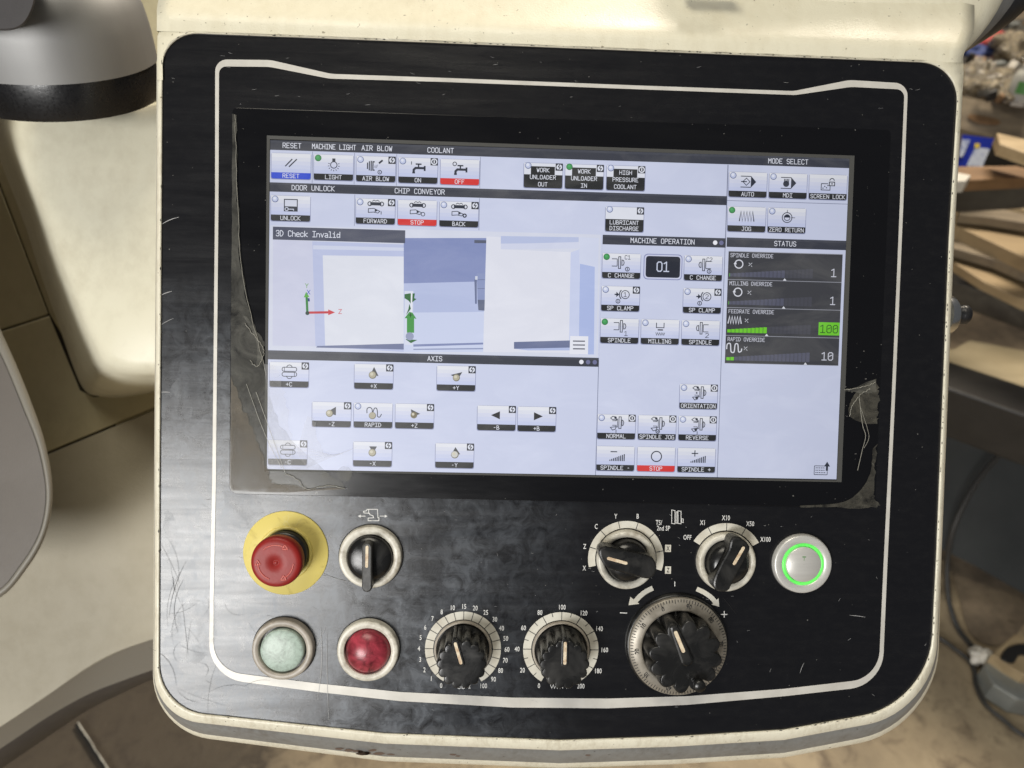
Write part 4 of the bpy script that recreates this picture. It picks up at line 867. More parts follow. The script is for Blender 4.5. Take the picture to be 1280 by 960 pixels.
# (long thin shapes are kept convex enough to stay one clean face by splitting them)
def strip_patch(name, left, right, mat, z, amp=1.2, seed=1):
    r_ = random.Random(seed); L = smooth([V(p) for p in left], 8); R_ = smooth([V(p) for p in right], 8); n = len(L)
    vs = [P(p.x + r_.uniform(-.2, .2) * amp, p.y, z) for p in L] + [P(p.x + r_.uniform(-1, 1) * amp, p.y + r_.uniform(-1, 1) * amp, z) for p in R_]
    return MB().add(vs, [(i, n + i, n + i + 1, i + 1) for i in range(n - 1)], mat).build(name, panel)
strip_patch('lifted_film', [(290.5, 142), (290, 250), (289, 350), (288.6, 430), (288.3, 500), (288, 560), (288, 612)], [(294, 143), (297, 250), (303, 345), (322, 425), (333, 470), (356, 540), (432, 608)], 'film_haze', .00135, 2.0, 3)
strip_patch('lifted_film', [(288.4, 470), (288.3, 520), (288, 570), (288, 608), (300, 614), (360, 616)], [(291, 476), (304, 510), (318, 545), (335, 590), (350, 606), (430, 612)], 'film_brown', .00145, 2.0, 5)
strip_patch('lifted_film', [(304, 395), (318, 420), (322, 440), (320, 458)], [(308, 396), (328, 424), (330, 436), (326, 458)], 'film_haze', .0015, 1.0, 8)
strip_patch('lifted_film', [(330, 455), (334, 490), (336, 530), (334, 584)], [(343, 456), (352, 478), (361, 520), (366, 584)], 'film_clear', .00225, 2.4, 9)
strip_patch('lifted_film', [(384, 520), (376, 546), (372, 566), (384, 585)], [(392, 522), (402, 560), (420, 570), (446, 560)], 'film_clear', .00225, 2.0, 12)
strip_patch('lifted_film', [(1076, 484), (1064, 500), (1062, 520), (1082, 530)], [(1096, 475), (1099, 495), (1098, 515), (1096, 528)], 'film_faint', .00135, 2, 14)
strip_patch('lifted_film', [(1091, 560), (1088, 590), (1076, 612), (1052, 628), (1000, 632)], [(1095.5, 555), (1094, 590), (1093, 620), (1092, 634), (1000, 634)], 'film_faint', .00135, 1.6, 15)
strip_patch('lifted_film', [(1056, 486.5), (1070, 484), (1082, 478), (1094, 474)], [(1056, 489), (1070, 491), (1084, 492), (1096, 490)], 'film_haze', .0016, 1.2, 17)
for pts_, w_ in (([(1074, 497), (1078, 530), (1082, 545), (1078, 562), (1072, 588)], .7), ([(1076, 510), (1084, 535), (1086, 548), (1080, 560)], .5), ([(320, 640 - 150), (340, 545), (356, 590)], .6), ([(308, 480), (330, 540), (352, 585)], .5)):
    a = MB(); a.stroke([P(p.x, p.y, .0017)[:2] for p in smooth([V(q_) for q_ in pts_], 6)], w_ * PXM, 'film_edge', .0017); a.build('film_crease', panel)
def edge_bead(pts_, z, r_, seed):
    q_ = random.Random(seed); a = MB(); a.tube([P(p.x + q_.uniform(-.7, .7), p.y + q_.uniform(-.7, .7), z + q_.uniform(0, .0004)) for p in smooth([V(p) for p in pts_], 9)], r_, 'film_edge', 6); return a.build('film_edge', panel)
edge_bead([(294, 143), (297, 250), (303, 345), (322, 425), (333, 470)], .0015, .00016, 3)
edge_bead([(306, 404), (318, 420), (329, 434), (328, 448), (321, 458), (312, 450)], .0016, .00018, 5)
edge_bead([(356, 592), (372, 600), (384, 612), (408, 607), (431, 611)], .0015, .00016, 6)
edge_bead([(1056, 487), (1068, 486), (1080, 483), (1095, 478)], .0018, .00018, 7)
edge_bead([(1062, 520), (1066, 506), (1075, 494), (1088, 486)], .0015, .00016, 8)
a = MB()
for x, y, r_ in ((405.5, 594.5, 5), (431, 592, 9.5)):
    a.poly([P(x + r_ * cos(t * .35) * (1 + .06 * sin(3 * t)), y + r_ * sin(t * .35) * (1 + .06 * cos(2 * t)), .0019)[:2] for t in range(18)], 'film_haze', .0024)
a.build('dried_drop', panel)['kind'] = 'stuff'
# hair scratches
a = MB(); rr = random.Random(11)
def hair(x, y, L, ang, bend, w_, m, z=.0003):
    pts_ = []
    for i in range(7):
        t = i / 6 - .5; pts_.append(P(x + L * t * cos(ang) - bend * (t * t) * sin(ang), y + L * t * sin(ang) + bend * t * t * cos(ang), z)[:2])
    a.stroke(pts_, [w_ * PXM * (.3 + .7 * sin(pi * (i + .3) / 6.6)) for i in range(7)], m, z)
for i in range(16):   # dark curls by the lower left corner
    hair(rr.uniform(206, 262), rr.uniform(690, 860), rr.uniform(20, 75), rr.uniform(.9, 2.1), rr.uniform(-40, 40), rr.uniform(.16, .36), 'scratch_dark')
for i in range(8): hair(rr.uniform(230, 330), rr.uniform(720, 880), rr.uniform(20, 70), rr.uniform(-.5, .9), rr.uniform(-30, 30), rr.uniform(.16, .34), 'scratch_dark')
for i in range(36): hair(rr.uniform(206, 460), rr.uniform(430, 900), rr.uniform(3, 11), rr.uniform(-.5, .6), rr.uniform(-3, 3), rr.uniform(.18, .35), 'scratch_light')
for i in range(45): hair(rr.uniform(500, 1160), rr.uniform(640, 900), rr.uniform(1.5, 5), rr.uniform(-1.2, 1.2), rr.uniform(-1, 1), rr.uniform(.2, .35), 'scratch_light')
for i in range(30): hair(rr.uniform(206, 1180), rr.uniform(60, 140), rr.uniform(2, 7), rr.uniform(-.3, .4), rr.uniform(-1, 1), rr.uniform(.15, .28), 'scratch_light')
hair(212, 275, 24, -.4, 5, .9, 'scratch_light'); hair(208, 366, 14, -.35, 2, 1.0, 'scratch_light'); hair(208, 402, 20, -.5, 3, .6, 'scratch_light'); hair(207, 490, 11, 0, 1, 1.0, 'scratch_light')
hair(402, 830, 90, 1.62, 12, .9, 'scratch_light'); hair(409, 845, 110, 1.55, -4, .8, 'scratch_light'); hair(399, 800, 40, 2.0, -5, .8, 'scratch_light')
hair(416, 722, 44, .35, -9, .6, 'scratch_light'); hair(398, 718, 26, .3, -5, .5, 'scratch_light'); hair(1002, 835, 14, -1.2, 2, .6, 'scratch_light'); hair(1072, 770, 20, .12, 1, .7, 'scratch_light'); hair(912, 757, 26, .9, 1, .6, 'scratch_dark')
o = a.build('scratches', plate); o['kind'] = 'stuff'
# dried smears
for i, pts_ in enumerate([[(385, 768), (405, 762), (425, 776), (430, 800), (412, 806), (392, 796)], [(443, 756), (452, 752), (456, 766), (446, 776), (440, 768)], [(330, 868), (350, 862), (366, 876), (352, 890), (330, 886)], [(206, 640), (220, 655), (218, 690), (205, 700)], [(216, 480), (232, 470), (240, 520), (226, 545), (212, 520)], [(228, 760), (262, 740), (270, 800), (240, 830), (212, 800)], [(280, 560), (330, 640), (310, 660), (282, 640)]]):
    patch('dried_smear', pts_, 'coolant_film', .0003 + .00001 * i, 1.2, 30 + i, plate)
a = MB()
for x, y, L, t in ((424, 936, 7, 1.5), (436, 938, 8, 2.5), (447, 939, 9, 2), (455, 942, 12, 3), (466, 938, 7, 2), (474, 942, 9, 2.5), (488, 943, 6, 1.2), (566, 943, 6, 1.6), (572, 945, 4, 1.2), (735, 944, 4, 1.2)):
    a.poly([P(x + L * cos(k_ * .6) * rr.uniform(.6, 1), y + t * sin(k_ * .6) * rr.uniform(.5, 1), -.0075)[:2] for k_ in range(10)], 'rust_stain', -.0075)
# stains sit on the grey band: drop them onto its slope
o = a.build('rust_mark', panel); o['kind'] = 'stuff'
import mathutils.bvhtree as bt
def drop(o, target_name, lift=.0002):
    tg = next(x for x in panel.children if x.name == target_name); me = tg.data; tree = bt.BVHTree.FromPolygons([v.co for v in me.vertices], [p.vertices for p in me.polygons])
    for v in o.data.vertices:
        d = (v.co - CP).normalized(); hit = tree.ray_cast(CP, d)
        if hit[0]: v.co = hit[0] - d * lift
drop(o, 'trim_band')

# latch on the right flank
a = MB(); p0 = P(1186, 394, -.016)
def xlathe(a, c, prof, m, n=28):
    rs = [[(c[0] + x, c[1] + r * cos(2 * pi * i / n), c[2] + r * sin(2 * pi * i / n)) for i in range(n)] for r, x in prof]; a.rings(rs, m)
xlathe(a, p0, [(.0108, -.004), (.0108, -.0004), (.0098, .0008), (.006, .0014)], 'chrome'); lt = a.build('side_latch', panel, 'black latch knob on a chrome washer')
a = MB(); xlathe(a, p0 + V((0, .0006, 0)), [(.0050, -.001), (.0050, .0060), (.0053, .0064), (.0053, .0096), (.0048, .0103), (.0002, .0104)], 'black_part'); a.build('latch_knob', lt)

# round arm joint behind the upper right corner
a = MB(); n = 72
def jring(cx, cy, r, z): return [tuple(P(cx + r * cos(2 * pi * i / n), cy - r * sin(2 * pi * i / n), z)) for i in range(n)]
a.rings([jring(1061, -93, 60, -.018), jring(1061, -93, 150, -.019), jring(1061, -93, 195, -.021), jring(1061, -93, 211, -.026), jring(1061, -93, 214, -.031)], 'cream_paint', True, False); aj = a.build('arm_joint', panel, 'round cream arm joint behind the upper corner')
a = MB(); a.rings([jring(1061, -93, 214, -.0312), jring(1068, -105, 219, -.035), jring(1078.6, -121, 225, -.041)], 'grey_band', False, False); a.build('grey_band', aj)
a = MB(); a.rings([jring(1078.6, -121, 225, -.0412), jring(1084, -126, 227, -.044), jring(1104, -144, 232, -.056), jring(1116, -156, 236, -.070), jring(1110, -150, 190, -.085)], 'black_part', False, True); a.build('black_band', aj)
a = MB(); a.rings([jring(1000, -150, 90, -.085), jring(960, -150, 90, -.6)], 'cream_paint'); a.build('arm_tube', aj)

# ================================================================== machine to the left
def solid(name, fronts, m, parent=None, label=None, sm=False):
    """closed body through matching outlines, nearest first"""
    a = MB(); a.rings([[tuple(p) for p in f] for f in fronts], m, True, True, sm); return a.build(name, parent, label)
col_ = empty('pillar', W(100, 300, .56), label='cream pillar with grey metal cap and black band beside the panel', cat='machine pillar')
inv = Matrix.Translation(-col_.location)
def L_(p): return V(p) - col_.location
ax0 = W(94, 118, .50); e2 = RM3 @ RC.transposed() @ V((1, 0, 0)); 
def ax_h(py):           # height on the upright axis seen at picture row py
    best = None
    for k_ in range(-400, 400):
        h_ = k_ * .001; p = ax0 + V((0, 0, h_)); q_ = RC @ (RM3.inverted() @ (p - CW)); y = 480 - 900 * q_.y / -q_.z
        if best is None or abs(y - py) < best[0]: best = (abs(y - py), h_)
    return best[1]
def upright(prof, m, name, label=None, cap0=False, cap1=False, sq=2.6):
    a = MB(); n_ = 96; rs = []
    for r, py in prof:
        h_ = ax_h(py); rs.append([])
        for i in range(n_):
            t = 2 * pi * i / n_; c_, s_ = cos(t), sin(t); k_ = (abs(c_) ** sq + abs(s_) ** sq) ** (-1 / sq)
            rs[-1].append(tuple(L_(ax0 + V((r * k_ * c_, r * k_ * s_, h_)))))
    a.rings(rs, m, cap0, cap1); return a.build(name, col_, label)
R0 = .0565
upright([(R0, 79), (R0 + .0001, 60), (R0, 34), (R0 - .0012, 10), (R0 - .0045, -12), (R0 - .012, -35), (.02, -58)], 'grey_metal', 'cap', 'brushed grey metal cap', True, True, 2.2)
upright([(R0 - .0025, 123), (R0 - .0018, 118), (R0 - .0016, 83), (R0 - .0022, 78)], 'band_black', 'band', 'black band under the cap', True, True, 2.2)
# tapering cream body, lit front with rounded edges
f0 = [(14, 140), (150, 140), (235, 140), (235, 300), (235, 462), (195, 466), (160, 465), (137, 458), (126, 448), (117, 430), (100, 392), (60, 284)]
f1 = [(-6, 136), (150, 136), (240, 136), (240, 300), (240, 482), (195, 490), (150, 497), (122, 495), (108, 490), (96, 470), (78, 420), (34, 290)]
def mixp(t): return [((1 - t) * a_[0] + t * b_[0], (1 - t) * a_[1] + t * b_[1]) for a_, b_ in zip(f0, f1)]
def shrink(pts, k): cx, cy = 190, 290; return [(cx + (x - cx) * k, cy + (y - cy) * k) for x, y in pts]
def sm2(pts): return [tuple(p) for p in smooth([V(p) for p in pts], 5, True)]
layers = [(shrink(f0, .55), .530), (shrink(f0, .90), .531), (shrink(f0, .965), .533), (f0, .537), (mixp(.12), .545), (mixp(.3), .562), (mixp(1), .66)]
a = MB(); a.rings([[tuple(L_(W(x, y, d))) for x, y in sm2(pg)] for pg, d in layers], 'column_cream', True, True, True); a.build('body', col_)
a = MB(); e_ = [W(-12, -12, .44), W(34, -12, .44), W(40, 8, .44), W(30, 30, .44), W(14, 36.5, .44), W(-12, 36.5, .44)]
def slab(name, pts2, d0, d1, m, parent=None, org=None, label=None, round_=True, inset=1.5):
    """plate cut to an outline, given thickness, front edge eased"""
    org = org or V((0, 0, 0)); cx = sum(p[0] for p in pts2) / len(pts2); cy = sum(p[1] for p in pts2) / len(pts2)
    ins = [(cx + (x - cx) * (1 - inset / max(20, hypot(x - cx, y - cy))), cy + (y - cy) * (1 - inset / max(20, hypot(x - cx, y - cy)))) for x, y in pts2]
    a = MB(); a.rings([[tuple(W(x, y, d0) - org) for x, y in ins], [tuple(W(x, y, d0 + .0012) - org) for x, y in pts2], [tuple(W(x, y, d1) - org) for x, y in pts2]], m, True, True, False)
    o = a.build(name, parent, label); return o
o = slab('dark_pad', sm2([(-40, -40), (20, -40), (46, -30), (44, 2), (34, 26), (18, 37), (-10, 38), (-40, 36)]), .400, .418, 'dark_cover', inset=2.5)
tag(o, 'dark grey rounded pad edge at the upper left of the metal cap', 'machine cover')
# machine flank behind the pillar: three cream sheets with open joints
mb_ = empty('machine_body', W(60, 500, .66), label='cream machine flank with thin seams, under and behind the pillar', cat='machine')
org = mb_.location
slab('upper_panel', [(-120, -120), (260, -120), (260, 512), (150, 540), (62, 392), (4, 240), (-40, 120), (-120, 80)], .680, .70, 'recess_cream', mb_, org)
slab('side_panel', [(-120, 82), (-42, 122), (2, 240), (60, 392), (58.5, 394), (0, 412.5), (-120, 445)], .679, .70, 'recess_cream', mb_, org)
slab('lower_panel', [(-120, 448), (0, 415), (60, 395.5), (62, 396), (100, 488), (118, 497), (150, 496), (200, 478), (260, 462), (260, 492), (194, 509), (58, 566), (-120, 640)], .676, .70, 'recess_cream', mb_, org)
sl0 = [(-140, 646), (0, 590), (58, 568.5), (194, 512), (300, 468)] + [tuple(p) for p in smooth([V(q_) for q_ in [(300, 770), (240, 786), (195, 798), (150, 814), (110, 835), (60, 869), (0, 909), (-140, 1000)]], 5)]
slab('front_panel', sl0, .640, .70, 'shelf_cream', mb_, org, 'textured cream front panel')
a = MB(); e0 = [(300, 770), (240, 786), (195, 798), (150, 814), (110, 835), (60, 869), (0, 909), (-140, 1000)]; e1 = [(300, 806), (240, 822), (195, 836), (150, 852), (110, 868), (60, 896), (0, 936), (-140, 1026)]; e2_ = [(300, 822), (240, 838), (195, 848), (150, 868), (110, 888), (60, 921), (0, 962), (-140, 1056)]
def lw(pts2, d): return [tuple(W(p.x, p.y, d) - org) for p in smooth([V(q_) for q_ in pts2], 5)]
a.rings([lw(e0, .6405), lw([(x, y + 1.5) for x, y in e0], .642), lw(e1, .66)], 'grey_rim', False, False, True, False); a.build('edge_band', mb_, 'grey edge band')
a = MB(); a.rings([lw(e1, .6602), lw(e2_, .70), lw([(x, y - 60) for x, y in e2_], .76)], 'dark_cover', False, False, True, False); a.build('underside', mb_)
slab('added_seam_backing', [(-130, -130), (270, -130), (270, 560), (58, 600), (-130, 680)], .6825, .72, 'dark_steel', mb_, org)  # unseen black sheet added so no light leaks through the seams
# near cover at the far left, stretched out of view to shade the recess
cv = empty('side_cover', W(10, 600, .50), label='grey rounded cover with a lighter rim at the left edge, enlarged out of view as a light blocker', cat='machine cover'); oc = cv.location
oo = sm2([(-700, -200), (-300, -220), (-60, -200), (-44, 0), (-40, 150), (-36, 305), (-6, 395), (20, 455), (40, 505), (56, 552), (65, 600), (64, 640), (54, 676), (34, 710), (0, 747), (-60, 765), (-200, 750), (-700, 640)])
ii = sm2([(-690, -190), (-300, -208), (-72, -190), (-56, 0), (-52, 150), (-48, 305), (-18, 400), (8, 458), (30, 512), (47, 556), (57, 605), (56, 640), (47, 672), (26, 706), (-4, 739), (-64, 755), (-200, 740), (-690, 630)])
a = MB(); a.rings([[tuple(W(x, y, .4995) - oc) for x, y in ii], [tuple(W(x, y, .4975) - oc) for x, y in [(i_[0] * .5 + o_[0] * .5, i_[1] * .5 + o_[1] * .5) for i_, o_ in zip(ii, oo)]], [tuple(W(x, y, .501) - oc) for x, y in oo], [tuple(W(x, y, .53) - oc) for x, y in oo]], 'grey_rim', False, True, True); a.build('cover_rim', cv)
a = MB(); a.poly if False else None
a.add([tuple(W(x + (-.8), y, .4992) - oc) for x, y in ii], [tuple(range(len(ii)))], 'grey_cover'); a.build('cover_face', cv)

# ================================================================== workshop beyond, right side
def beam(name, p0, p1, h0, width, thick, m, label=None, cat=None, group=None, off=0, kind=None):
    """bar whose upper front edge is seen from p0 to p1 (picture), at height h0, running back `width`"""
    a_, b_ = F(*p0, h0), F(*p1, h0); d = (b_ - a_).normalized(); back = V((-d.y, d.x, 0)); 
    if back.y < 0: back = -back
    a_ -= d * off
    a = MB(); vs = [a_, b_, b_ + back * width, a_ + back * width]; vs += [v - V((0, 0, thick)) for v in vs]; o_ = a_.copy()
    a.add([v - o_ for v in vs], [(0, 1, 2, 3), (7, 6, 5, 4), (0, 4, 5, 1), (1, 5, 6, 2), (2, 6, 7, 3), (3, 7, 4, 0)], m)
    o = a.build(name, bevel=.004); o.location = o_; return tag(o, label, cat, group, kind)
def slabf(name, pts2, h0, thick, m, label=None, cat=None, kind=None, bev=.002):
    """flat thing lying level with its outline seen in the picture"""
    pts_ = [F(x, y, h0) for x, y in pts2]; o_ = pts_[0].copy(); a = MB(); a.prism([(p.x - o_.x, p.y - o_.y) for p in pts_], -thick, 0, m, bev); o = a.build(name); o.location = o_; return tag(o, label, cat, None, kind)
# darker strip of floor under the drum, with the pale floor in front
slabf('dark_floor_patch', sm2([(1100, 690), (1180, 700), (1212, 790), (1256, 806), (1290, 770), (1330, 760), (1700, 900), (1700, 600), (1100, 560)]), .004, .003, 'dark_floor', kind='structure', bev=0)
# floor joint with white line
a = MB(); q0, q1 = F(97, 903, .009), F(150, 985, .009); d = (q1 - q0).normalized(); s_ = V((-d.y, d.x, 0))
rj = random.Random(5); n = 14; up = V((0, 0, .001))
ed = [[q0.lerp(q1, i / n) + s_ * (o_ + rj.uniform(-.0007, .0007)) for i in range(n + 1)] for o_ in (.0012, -.0004, -.007)]
a.add(ed[0] + ed[1], [(i, i + 1, n + 2 + i, n + 1 + i) for i in range(n)], 'print_cream'); a.add([p - up for p in ed[1] + ed[2]], [(i, i + 1, n + 2 + i, n + 1 + i) for i in range(n)], 'dark_steel'); tag(a.build('floor_joint'), kind='structure')

beam('steel_beam', (1120, 462), (1400, 560), .56, .10, .10, 'dark_steel', 'black steel beam sloping down behind the drum', 'beam')
# tan board behind
slabf('pale_sheet', [(1120, 425), (1192, 436), (1212, 425), (1290, 440), (1420, 500), (1420, 590), (1290, 530), (1120, 478)], .53, .02, 'old_board', 'pale tan sheet of packing board behind the black beam', 'board')
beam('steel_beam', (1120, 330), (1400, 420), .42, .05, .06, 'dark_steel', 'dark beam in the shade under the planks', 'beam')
beam('steel_beam', (1120, 326), (1420, 430), .50, .16, .06, 'grey_steel', 'grey beam sloping under the tan planks', 'beam')
# stack of tan planks
P_ = [((1120, 252), (1420, 330), 'cardboard', 'upper tan plank of the stack beside the latch'), ((1120, 286), (1420, 372), 'old_wood', 'middle plank of the stack beside the latch, coloured dark as a shade stripe'), ((1120, 302), (1420, 392), 'cardboard', 'lower tan plank of the stack beside the latch')]
slabf('plank', [(1120, 252), (1200, 264), (1290, 292), (1420, 330), (1420, 366), (1290, 326), (1200, 284), (1120, 272)], .66, .03, 'cardboard', P_[0][3], 'plank')
slabf('plank', [(1120, 270), (1200, 281), (1262, 302), (1280, 312), (1420, 350), (1420, 380), (1280, 340), (1245, 325), (1200, 312), (1120, 296)], .63, .02, 'old_wood', P_[1][3], 'plank')  # darker wood laid in for the shade stripe across the tan boards
slabf('plank', [(1120, 290), (1192, 311), (1260, 328), (1420, 366), (1420, 430), (1280, 376), (1230, 352), (1192, 328), (1120, 318)], .60, .02, 'cardboard', P_[2][3], 'plank')
slabf('plank', [(1256, 245), (1290, 246), (1420, 272), (1420, 300), (1290, 264), (1256, 256)], .70, .02, 'pale_wood', 'short pale plank lying above the tan stack', 'plank')
slabf('scrap_board', [(1200, 252), (1236, 246), (1290, 262), (1290, 280), (1240, 272), (1200, 268)], .69, .02, 'old_wood', 'grey scrap board between the pale plank and the tan stack', 'board')
beam('steel_beam', (1120, 228), (1420, 214), .84, .05, .07, 'grey_steel', 'thick grey rail below the brown board', 'beam')
slabf('brown_board', [(1120, 206), (1200, 208), (1270, 207), (1290, 212), (1290, 222), (1200, 226), (1120, 226)], .87, .02, 'brown_board', 'brown board lying on the grey rail', 'board')
slabf('white_offcut', [(1150, 213), (1200, 216), (1214, 219), (1208, 226), (1150, 229)], .90, .02, 'white_plastic', 'white plastic offcut next to the panel edge', 'offcut')
beam('steel_beam', (1240, 178), (1440, 232), .88, .05, .05, 'dark_steel', 'dark bar running behind the blue packet', 'beam')
slabf('plank', [(1246, 166), (1300, 178), (1420, 200), (1420, 225), (1290, 194), (1250, 180)], .93, .02, 'pale_wood', 'pale plank right of the blue packet', 'plank')
# blue packet
def card(a, pts2, depth, thick, m):
    fr_ = [W(x, y, depth) for x, y in pts2]; bk = [W(x, y, depth + thick) for x, y in pts2]; a.rings([[tuple(p) for p in fr_], [tuple(p) for p in bk]], m, True, True, False); return a
d = 1.62
bp = MB(); card(bp, [(1203, 168), (1252, 174), (1236, 210), (1196, 208)], d, .05, 'blue_pack'); bpo = tag(bp.build('packet'), 'blue and white printed packet standing on the brown board', 'packet')
a = MB(); card(a, [(1219, 184), (1245, 187), (1234, 208.5), (1208, 207.5)], d - .003, .002, 'pale_pack'); card(a, [(1203, 174), (1213, 175), (1203, 196), (1199, 196)], d - .003, .002, 'pale_pack'); a.build('packet_label', bpo)
a = MB(); card(a, [(1219, 179), (1225, 179.5), (1224, 185), (1218, 184.5)], d - .004, .002, 'yellow_mark'); a.build('packet_mark', bpo)
a = MB(); card(a, [(1120, 488), (1180, 503), (1290, 543), (1420, 600), (1420, 830), (1280, 742), (1220, 708), (1180, 688), (1120, 660)], 1.60, .05, 'cabinet_grey'); tag(a.build('cabinet_side'), 'flat dark grey cabinet side under the black beam, behind the looped cable', 'cabinet')
# grey weathered plank with its shallow slot
a = MB(); card(a, [(1120, 112), (1202, 120), (1290, 138), (1420, 160), (1420, 200), (1290, 176), (1235, 170), (1196, 160), (1120, 152)], 1.70, .04, 'old_wood'); gp = tag(a.build('plank'), 'weathered grey plank with a shallow slot above the blue packet', 'plank')
a = MB(); card(a, sm2([(1210, 146), (1216, 143), (1240, 147), (1250, 151), (1246, 156), (1222, 154)]), 1.697, .003, 'brown_board'); a.build('slot', gp)
def sit(name, px, py, depth, rx, ry, rz, m, seed, amp, label, cat):
    a = MB(); a.blob((0, 0, 0), rx, ry, rz, m, seed, amp, 28, 16); o = a.build(name); o.location = W(px, py, depth); return tag(o, label, cat)
sit('plastic_bag', 1224, 104, 1.78, .065, .05, .045, 'bag_plastic', 4, .35, 'crumpled clear plastic bag on the weathered plank nearest the panel', 'plastic bag')
sit('plastic_bag', 1252, 116, 1.72, .045, .05, .028, 'bag_plastic', 9, .4, 'smaller flattened plastic bag right of the crumpled one', 'plastic bag')
sit('plastic_bag', 1300, 122, 1.74, .06, .05, .028, 'bag_plastic', 14, .4, 'plastic bag in front of the jar at the right edge', 'plastic bag')
sit('parts_bag', 1262, 56, 2.2, .05, .05, .035, 'bag_plastic', 21, .3, 'beige bag of parts beside the red cloth', 'bag')
sit('parts_bag', 1288, 62, 2.15, .06, .05, .05, 'bag_plastic', 25, .3, 'larger beige bag at the upper right edge', 'bag')
sit('cloth', 1238, 54, 2.3, .06, .05, .035, 'red_cloth', 31, .25, 'red cloth lying behind the round arm joint', 'cloth')
sit('cloth', 1222, 64, 2.28, .07, .05, .018, 'blue_cloth', 35, .25, 'dark blue cloth below the red one', 'cloth')
def cardthing(name, pts2, d0, th, m, label, cat): a = MB(); card(a, pts2, d0, th, m); return tag(a.build(name), label, cat)
cardthing('steel_beam', [(1150, 66), (1215, 72), (1290, 84), (1420, 100), (1420, 125), (1290, 100), (1255, 90), (1150, 78)], 2.0, .05, 'grey_steel', 'grey rail under the red and blue cloths', 'beam')
cardthing('steel_beam', [(1180, 30), (1300, 22), (1420, 20), (1420, 34), (1300, 38), (1180, 46)], 2.6, .05, 'grey_steel', 'grey rail above the cloths', 'beam')
cardthing('plank', [(1230, 34), (1300, 6), (1420, -30), (1420, 0), (1300, 24), (1240, 44)], 2.75, .04, 'old_wood', 'weathered plank at the top right corner', 'plank')
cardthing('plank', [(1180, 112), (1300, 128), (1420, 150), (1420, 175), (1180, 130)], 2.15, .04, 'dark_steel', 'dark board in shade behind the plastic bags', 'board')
cardthing('plank', [(1150, -60), (1420, -60), (1420, 18), (1300, 12), (1150, 30)], 3.0, .05, 'brown_board', 'brown board in the background above the rails', 'board')
jc = empty('jar', W(1282, 108, 1.66), label='clear plastic jar with green label at the right edge', cat='jar')
a = MB(); a.lathe((0, 0, -.03), [(.030, 0), (.032, .004), (.032, .052), (.026, .062), (.022, .066), (.022, .074)], 'jar_plastic', 36, True, True); a.build('jar_body', jc)
a = MB(); u0 = -.0322; 
rs = [[(.0325 * cos(rad(t)), .0325 * sin(rad(t)), z) for t in range(205, 262, 6)] for z in (-.012, .014)]; a.rings(rs, 'green_label', False, False, True, False); a.build('jar_label', jc)
rj = random.Random(8); kinds = [('grey_steel', 'dull grey steel'), ('old_wood', 'weathered wood'), ('white_plastic', 'white plastic'), ('zinc', 'shiny zinc'), ('brown_board', 'brown board'), ('dark_steel', 'black steel')]
for line, dep, place in ((((1206, 76), (1290, 90)), 1.98, 'on the rail under the cloths'), (((1212, 40), (1290, 34)), 2.55, 'on the far rail above the cloths'), (((1222, 119), (1290, 136)), 1.68, 'on the weathered plank beside the bags')):
    order = kinds[:]; rj.shuffle(order)
    for i in range(6):
        t = (i + rj.random() * .7) / 6; x, y = line[0][0] + (line[1][0] - line[0][0]) * t, line[0][1] + (line[1][1] - line[0][1]) * t
        sx, sy, sz = rj.uniform(.012, .045), rj.uniform(.01, .03), rj.uniform(.008, .028); a = MB()
        R_ = Matrix.Rotation(rj.uniform(0, 3), 3, 'Z') @ Matrix.Rotation(rj.uniform(-.5, .5), 3, 'X'); a.box((0, 0, 0), (sx, sy, sz), order[i][0], R_); o = a.build('offcut', bevel=.002); o.location = W(x, y - 4, dep)
        tag(o, 'small blurred offcut of ' + order[i][1] + ' ' + place, 'scrap', 'scrap pieces lying on the rails at the upper right')
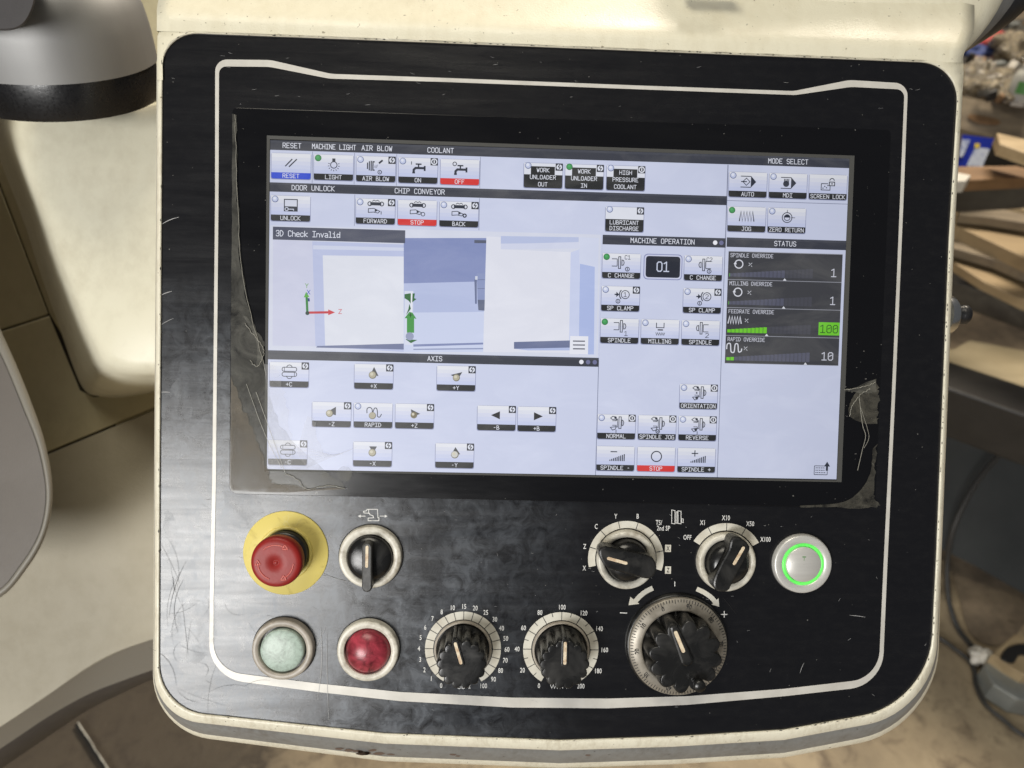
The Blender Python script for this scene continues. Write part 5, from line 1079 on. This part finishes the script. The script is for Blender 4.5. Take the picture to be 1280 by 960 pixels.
# dark back wall of shelving far behind so that gaps read as shade
slabf('storage_floor', [(1100, 250), (1900, 250), (1900, 640), (1100, 640)], .02, .015, 'dark_floor', kind='structure', bev=0)
a = MB(); a.box((0, 0, 0), (6, .05, 2.4), 'grey_steel'); wl_ = a.build('shade_back_wall'); wl_.location = (3.2, 5.2, 1.2); tag(wl_, kind='structure')

# cables and the metal bracket with the wooden block on the floor
zc = .012
def cable(pts2, r, name, label, cat):
    pts_ = smooth([F(x, y, z) if z < .2 else W(x, y, z) for x, y, z in pts2], 8); o_ = pts_[0].copy(); a = MB(); a.tube([p - o_ for p in pts_], r, 'rubber', 10); o = a.build(name); o.location = o_; return tag(o, label, cat)
cable([(1420, 490, 1.50), (1330, 520, 1.50), (1282, 543, 1.51), (1248, 570, 1.52), (1215, 612, 1.53), (1192, 660, 1.54), (1184, 705, 1.56), (1186, 750, .05), (1196, 782, .016), (1210, 802, .014), (1224, 816, .02)], .0055, 'cable', 'thick grey cable looping over the dark cabinet down to the white knot', 'cable')
cable([(1100, 760, .012), (1170, 795, .012), (1195, 812, .012), (1210, 824, .012), (1218, 838, .012), (1220, 856, .012), (1232, 880, .012), (1255, 900, .012), (1285, 922, .012), (1400, 980, .012)], .0045, 'cable', 'thin grey cable running from the knot to the lower right corner', 'cable')
o_ = F(1225, 820, .03); a = MB(); a.blob((0, 0, 0), .020, .018, .016, 'white_plastic', 3, .3); kn = a.build('cable_knot'); kn.location = o_; tag(kn, 'white tape knot where the two cables meet', 'cable tie')
br = empty('bracket', F(1262, 850, 0), label='zinc plated metal bracket holding a stained wooden block', cat='bracket'); ob = br.location
def slabl(name, pts2, h0, th, m, parent, org):
    pts_ = [F(x, y, h0) - org for x, y in pts2]; a = MB(); a.prism([(p.x, p.y) for p in pts_], h0 - org.z - th, h0 - org.z, m, .003); return a.build(name, parent)
slabl('metal_channel', [(1230, 832), (1238, 822), (1258, 832), (1300, 850), (1300, 880), (1272, 874), (1242, 856)], .05, .045, 'zinc', br, ob)
slabl('wooden_block', [(1240, 818), (1268, 792), (1320, 800), (1320, 850), (1280, 844), (1260, 832)], .075, .07, 'pale_wood', br, ob)
slabl('oil_stain', sm2([(1251, 820), (1260, 808), (1278, 804), (1296, 808), (1296, 822), (1276, 818), (1268, 828), (1256, 826)]), .079, .003, 'dark_steel', br, ob)
